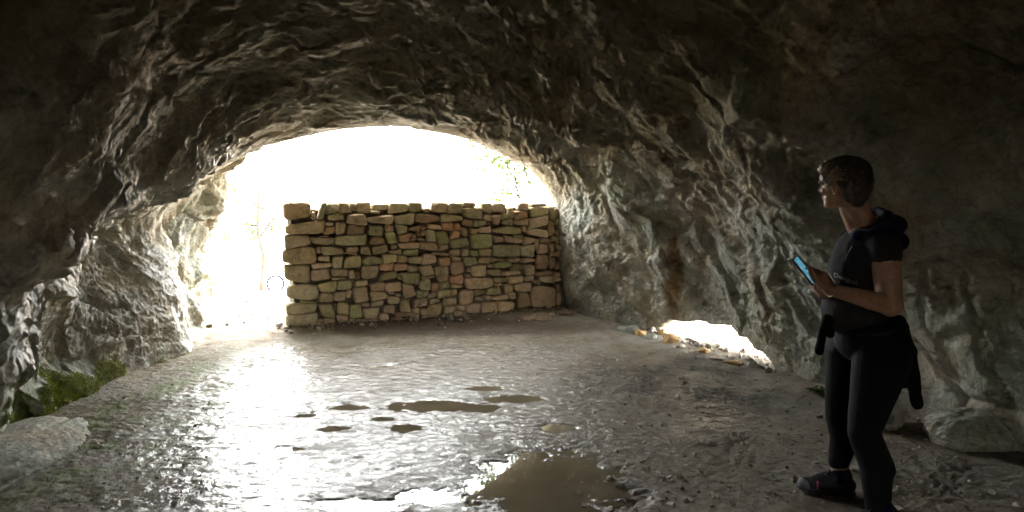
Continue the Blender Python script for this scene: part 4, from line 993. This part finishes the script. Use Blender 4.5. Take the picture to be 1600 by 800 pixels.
    for sh, el in (('sL', 'eL'), ('sR', 'eR')): ell(bm, J[sh] + up * .004, f, r_, up, (.072, .060, .063)); cone(bm, J[sh], J[sh] + (J[el] - J[sh]) * .18, .069, .068)
    top = remeshed("top", bm, .006, TOPC, root, 5, folds(.006, 9, 800))
    bm = bmesh.new()
    ell(bm, J['pel'], f, r_, up, (.138, .178, .125)); ell(bm, J['pel'] - f * .06 - up * .04, f, r_, up, (.115, .170, .115))
    for a, b, c_ in (('hR', 'kR', 'aR'), ('hL', 'kL', 'aL')):
        cone(bm, J[a], J[b], .112, .070); cone(bm, J[a] - up * .03 - f * .03, J[b], .115, .066); cone(bm, J[b], J[b] + (J[c_] - J[b]) * .35 - f * .030, .070, .074); cone(bm, J[b] + (J[c_] - J[b]) * .3 - f * .028, J[c_] + (J[b] - J[c_]) * (.25 if c_ == 'aR' else .2), .073, .050)
    leg = remeshed("leggings", bm, .006, LEGC, root, 5, folds(.003, 11, 820))
    # hood lying on the shoulders
    bm = bmesh.new(); P_ = [W(1338, 344, 3.30), W(1352, 334, 3.30), W(1374, 330, 3.22), W(1388, 336, 3.10), W(1383, 350, 3.02), W(1360, 366, 3.06), W(1338, 368, 3.10)]
    for a, b in zip(P_[:-1], P_[1:]): cone(bm, a - base, b - base, .021, .021)
    for q, rr in ((W(1391, 352, 3.14), (.066, .088, .054)), (W(1401, 378, 3.15), (.048, .075, .045))): ell(bm, q - base, f, r_, up, rr)
    remeshed("hood", bm, .006, NAVY, root, 5, folds(.009, 8, 840))
    # jacket tied round the waist: band, knot with sleeves in front, body hanging behind
    bm = bmesh.new(); n = 20; ring = []
    for i in range(n):
        a = 2 * math.pi * i / n; ring.append(J['pel'] + up * (.075 + .015 * math.sin(a * 2)) + f * .145 * math.cos(a) + r_ * .18 * math.sin(a))
    for i in range(n): cone(bm, ring[i], ring[(i + 1) % n], .019, .019, 10)
    k0 = W(1294, 500, 3.16) - base; ell(bm, k0, f, r_, up, (.03, .035, .03))
    cone(bm, k0, W(1285, 520, 3.12) - base, .026, .024); cone(bm, W(1285, 520, 3.12) - base, W(1280, 549, 3.11) - base, .024, .020); cone(bm, k0, W(1297, 522, 3.2) - base, .02, .022)
    def sheet(pts, th):
        for a, b in zip(pts[:-1], pts[1:]): cone(bm, a - base, b - base, th, th)
    for dy in (-.13, -.06, .0, .07, .14):
        sheet([W(1404, 502, 3.2 + dy), W(1420 + 20 * dy, 550, 3.2 + dy), W(1426 + 20 * dy, 600 + 60 * dy, 3.19 + dy)], .030)
    sheet([W(1410, 510, 3.1), W(1422, 560, 3.07), W(1430, 605, 3.07), W(1433, 630, 3.08)], .028); sheet([W(1400, 520, 3.08), W(1404, 560, 3.06), W(1411, 598, 3.06)], .026)
    remeshed("tied_jacket", bm, .007, BLK, root, 5, folds(.008, 10, 860))
    # --- shoes
    def shoe(an, gy):
        sh_ = None
        fd = (f * 1 - r_ * .02).normalized(); sd = fd.cross(up); g0 = Vector((an.x, an.y, -0.0)); S = lambda a, b, c_: Vector((an.x, an.y, gy)) + fd * a + sd * b + up * c_
        bm = bmesh.new(); cone(bm, S(-.045, 0, .055), S(.06, 0, .050), .040, .042); cone(bm, S(.06, 0, .048), S(.155, 0, .036), .042, .034); cone(bm, S(-.035, 0, .05), S(-.02, 0, .105), .040, .044); cone(bm, S(.0, 0, .1), S(.10, 0, .06), .038, .032)
        o = remeshed("shoe", bm, .005, SHOEM, root, 3, folds(.002, 30, 880))
        bm = bmesh.new()
        out = [(-.085, 0), (-.075, .030), (-.02, .037), (.04, .036), (.10, .045), (.15, .041), (.185, .020), (.193, 0)]; out = out + [(a, -b) for a, b in out[-2:0:-1]]
        lo = [bm.verts.new(S(a, b, .0 + (.012 if a > .16 else 0))) for a, b in out]; hi = [bm.verts.new(S(a * .985, b * .97, .026 + (.008 if a > .16 else 0))) for a, b in out]
        for k in range(len(out)): q = (k + 1) % len(out); bm.faces.new((lo[k], lo[q], hi[q], hi[k]))
        bm.faces.new(lo[::-1]); bm.faces.new(hi); m_ = bpy.data.meshes.new("sole"); bm.to_mesh(m_); bm.free(); m_.materials.append(SOLE); q = bpy.data.objects.new("sole", m_); COL.objects.link(q); q.parent = o
        bm = bmesh.new(); ell(bm, S(.152, 0, .036), fd, sd, up, (.040, .0385, .033)); m_ = bpy.data.meshes.new("toe_cap"); bm.to_mesh(m_); bm.free(); m_.materials.append(GREYR); q = bpy.data.objects.new("toe_cap", m_); COL.objects.link(q); q.parent = o
        m_.polygons.foreach_set("use_smooth", [True] * len(m_.polygons))
        V, Fc = [], []
        for k in range(5):
            a = .045 + .018 * k; z = .1045 - .011 * k
            tube(V, Fc, [tuple(S(a, -.026, z - .008)), tuple(S(a + .004, -.012, z + .003)), tuple(S(a + .010, .012, z + .001)), tuple(S(a + .014, .026, z - .012))], [.0026] * 4, 6)
            tube(V, Fc, [tuple(S(a + .012, -.026, z - .013)), tuple(S(a + .008, -.012, z + .002)), tuple(S(a + .002, .012, z + .004)), tuple(S(a - .002, .026, z - .006))], [.0026] * 4, 6)
        for s_ in (-1, 1):
            tube(V, Fc, [tuple(S(.045, 0, .110)), tuple(S(.055, s_ * .02, .125)), tuple(S(.07, s_ * .035, .112)), tuple(S(.055, s_ * .02, .102)), tuple(S(.045, 0, .110))], [.0024] * 5, 6)
        mesh_obj("laces", V, Fc, LACE, o)
        for s_ in (-1, 1):
            V, Fc = [], []; tube(V, Fc, [tuple(S(.103, s_ * .0335, .072)), tuple(S(.105, s_ * .0425, .055)), tuple(S(.102, s_ * .0445, .036))], [.006, .006, .005], 8); mesh_obj("strap", V, Fc, PINK, o)
        bm = bmesh.new(); cone(bm, S(-.012, 0, .09), S(-.004, 0, .125), .046, .041); sk = remeshed("sock", bm, .005, NAVY, root, 1, folds(.002, 30, 890))
    gR = gz(J['aR'].x + base.x, J['aR'].y + base.y); gL = gz(J['aL'].x + base.x, J['aL'].y + base.y)
    shoe(J['aR'], gR); shoe(J['aL'], gL)
    # --- small things worn
    bv = BVHTree.FromPolygons([v.co for v in top.data.vertices], [p.vertices for p in top.data.polygons])
    def on_top(px, py, lift=.0015):
        o_ = Vector((0, 0, CAM_H)) - base; d = ray(px, py).normalized(); hit, nn, _, _ = bv.ray_cast(o_, d); return (hit + nn * lift, nn) if hit else (None, None)
    def strip(name, pts, rr, mat):
        P3 = [on_top(*p_)[0] for p_ in pts]; P3 = [tuple(p_) for p_ in P3 if p_ is not None]; V, Fc = [], []
        if len(P3) > 1: tube(V, Fc, P3, [rr] * len(P3), 6); mesh_obj(name, V, Fc, mat, top)
    REF = plain("reflective_print", (.30, .30, .30), .5)
    strip("reflective_strip", [(1331.5, 385), (1328, 391), (1325, 397), (1322, 404), (1321, 408)], .0019, REF)
    strip("zip", [(1297, 381), (1293, 388), (1291.5, 395), (1289.5, 402)], .0012, REF)
    cu = bpy.data.curves.new("t", 'FONT'); cu.body = "Desigual"; cu.size = 1; to = bpy.data.objects.new("t", cu); COL.objects.link(to); dg = bpy.context.evaluated_depsgraph_get()
    tm = bpy.data.meshes.new_from_object(to.evaluated_get(dg)); bpy.data.objects.remove(to); bm = bmesh.new(); bm.from_mesh(tm)
    bmesh.ops.subdivide_edges(bm, edges=[e for e in bm.edges if e.calc_length() > .12], cuts=1); bmesh.ops.triangulate(bm, faces=bm.faces)
    xs = [v.co.x for v in bm.verts]; x0, x1 = min(xs), max(xs); bad = []
    for v in bm.verts:
        u = (v.co.x - x0) / (x1 - x0); px = 1304 + u * 35; py = 432 + u * 13 - v.co.y * 9.5; p_, _ = on_top(px, py, .0022)
        if p_ is None: bad.append(v)
        else: v.co = p_
    bmesh.ops.delete(bm, geom=bad, context='VERTS'); m_ = bpy.data.meshes.new("lettering"); bm.to_mesh(m_); bm.free(); m_.materials.append(REF); o = bpy.data.objects.new("lettering", m_); COL.objects.link(o); o.parent = top
    SIL = plain("silver", (.4, .34, .22), .35, Metallic=1.0)
    d = (J['wL'] - J['eL']).normalized(); a = d.orthogonal().normalized(); b = d.cross(a); V, Fc = [], []; c_ = J['wL'] - d * .008
    tube(V, Fc, [tuple(c_ + a * .031 * math.cos(t) + b * .031 * math.sin(t)) for t in np.linspace(0, 2 * math.pi, 25)], [.0018] * 25, 6); mesh_obj("bracelet", V, Fc, SIL, root)
    b_ = bmesh.new(); ell(b_, H(-.002, -.090, -.038), hf, hr, hu, (.004, .003, .006), 3); m_ = bpy.data.meshes.new("earring"); b_.to_mesh(m_); b_.free(); m_.materials.append(SIL); o = bpy.data.objects.new("earring", m_); COL.objects.link(o); o.parent = root
    # --- phone: a thing of its own, held
    pc = (ph0 + ph1) / 2 + base; pr = empty("phone", pc); tag(pr, "smartphone with a bright blue screen held in the woman's hands", "phone")
    def slab(name, hl, hw, hh, off, mat, par, bev):
        bm = bmesh.new(); bmesh.ops.create_cube(bm, size=2); 
        for v in bm.verts: v.co = Vector((v.co.x * hl, v.co.y * hw, v.co.z * hh))
        if bev: bmesh.ops.bevel(bm, geom=[e for e in bm.edges if abs((e.verts[0].co - e.verts[1].co).z) > hh], offset=bev, segments=4, affect='EDGES')
        R = Matrix((L_ax, Wd, nrm)).transposed()
        for v in bm.verts: v.co = R @ (v.co + Vector((0, 0, off)))
        m_ = bpy.data.meshes.new(name); bm.to_mesh(m_); bm.free(); m_.materials.append(mat); o = bpy.data.objects.new(name, m_); COL.objects.link(o); o.parent = par; return o
    CASE = plain("phone_case", (.05, .035, .03), .4)
    case = slab("case", .073, .037, .0045, 0, CASE, pr, .010)
    M = NT("phone_screen"); n_ = M.noise(60, 4, .6); col = M.ramp(n_, [(.35, (.03, .22, .36)), (.5, (.10, .42, .58)), (.65, (.35, .62, .70))])
    M.l(col, M.b.inputs["Emission Color"]); M.b.inputs["Emission Strength"].default_value = .022; M.set(Base_Color=(.02, .02, .02), Roughness=.1)
    slab("screen", .066, .033, .0006, .0052, M.m, pr, .004)
    return root
person()
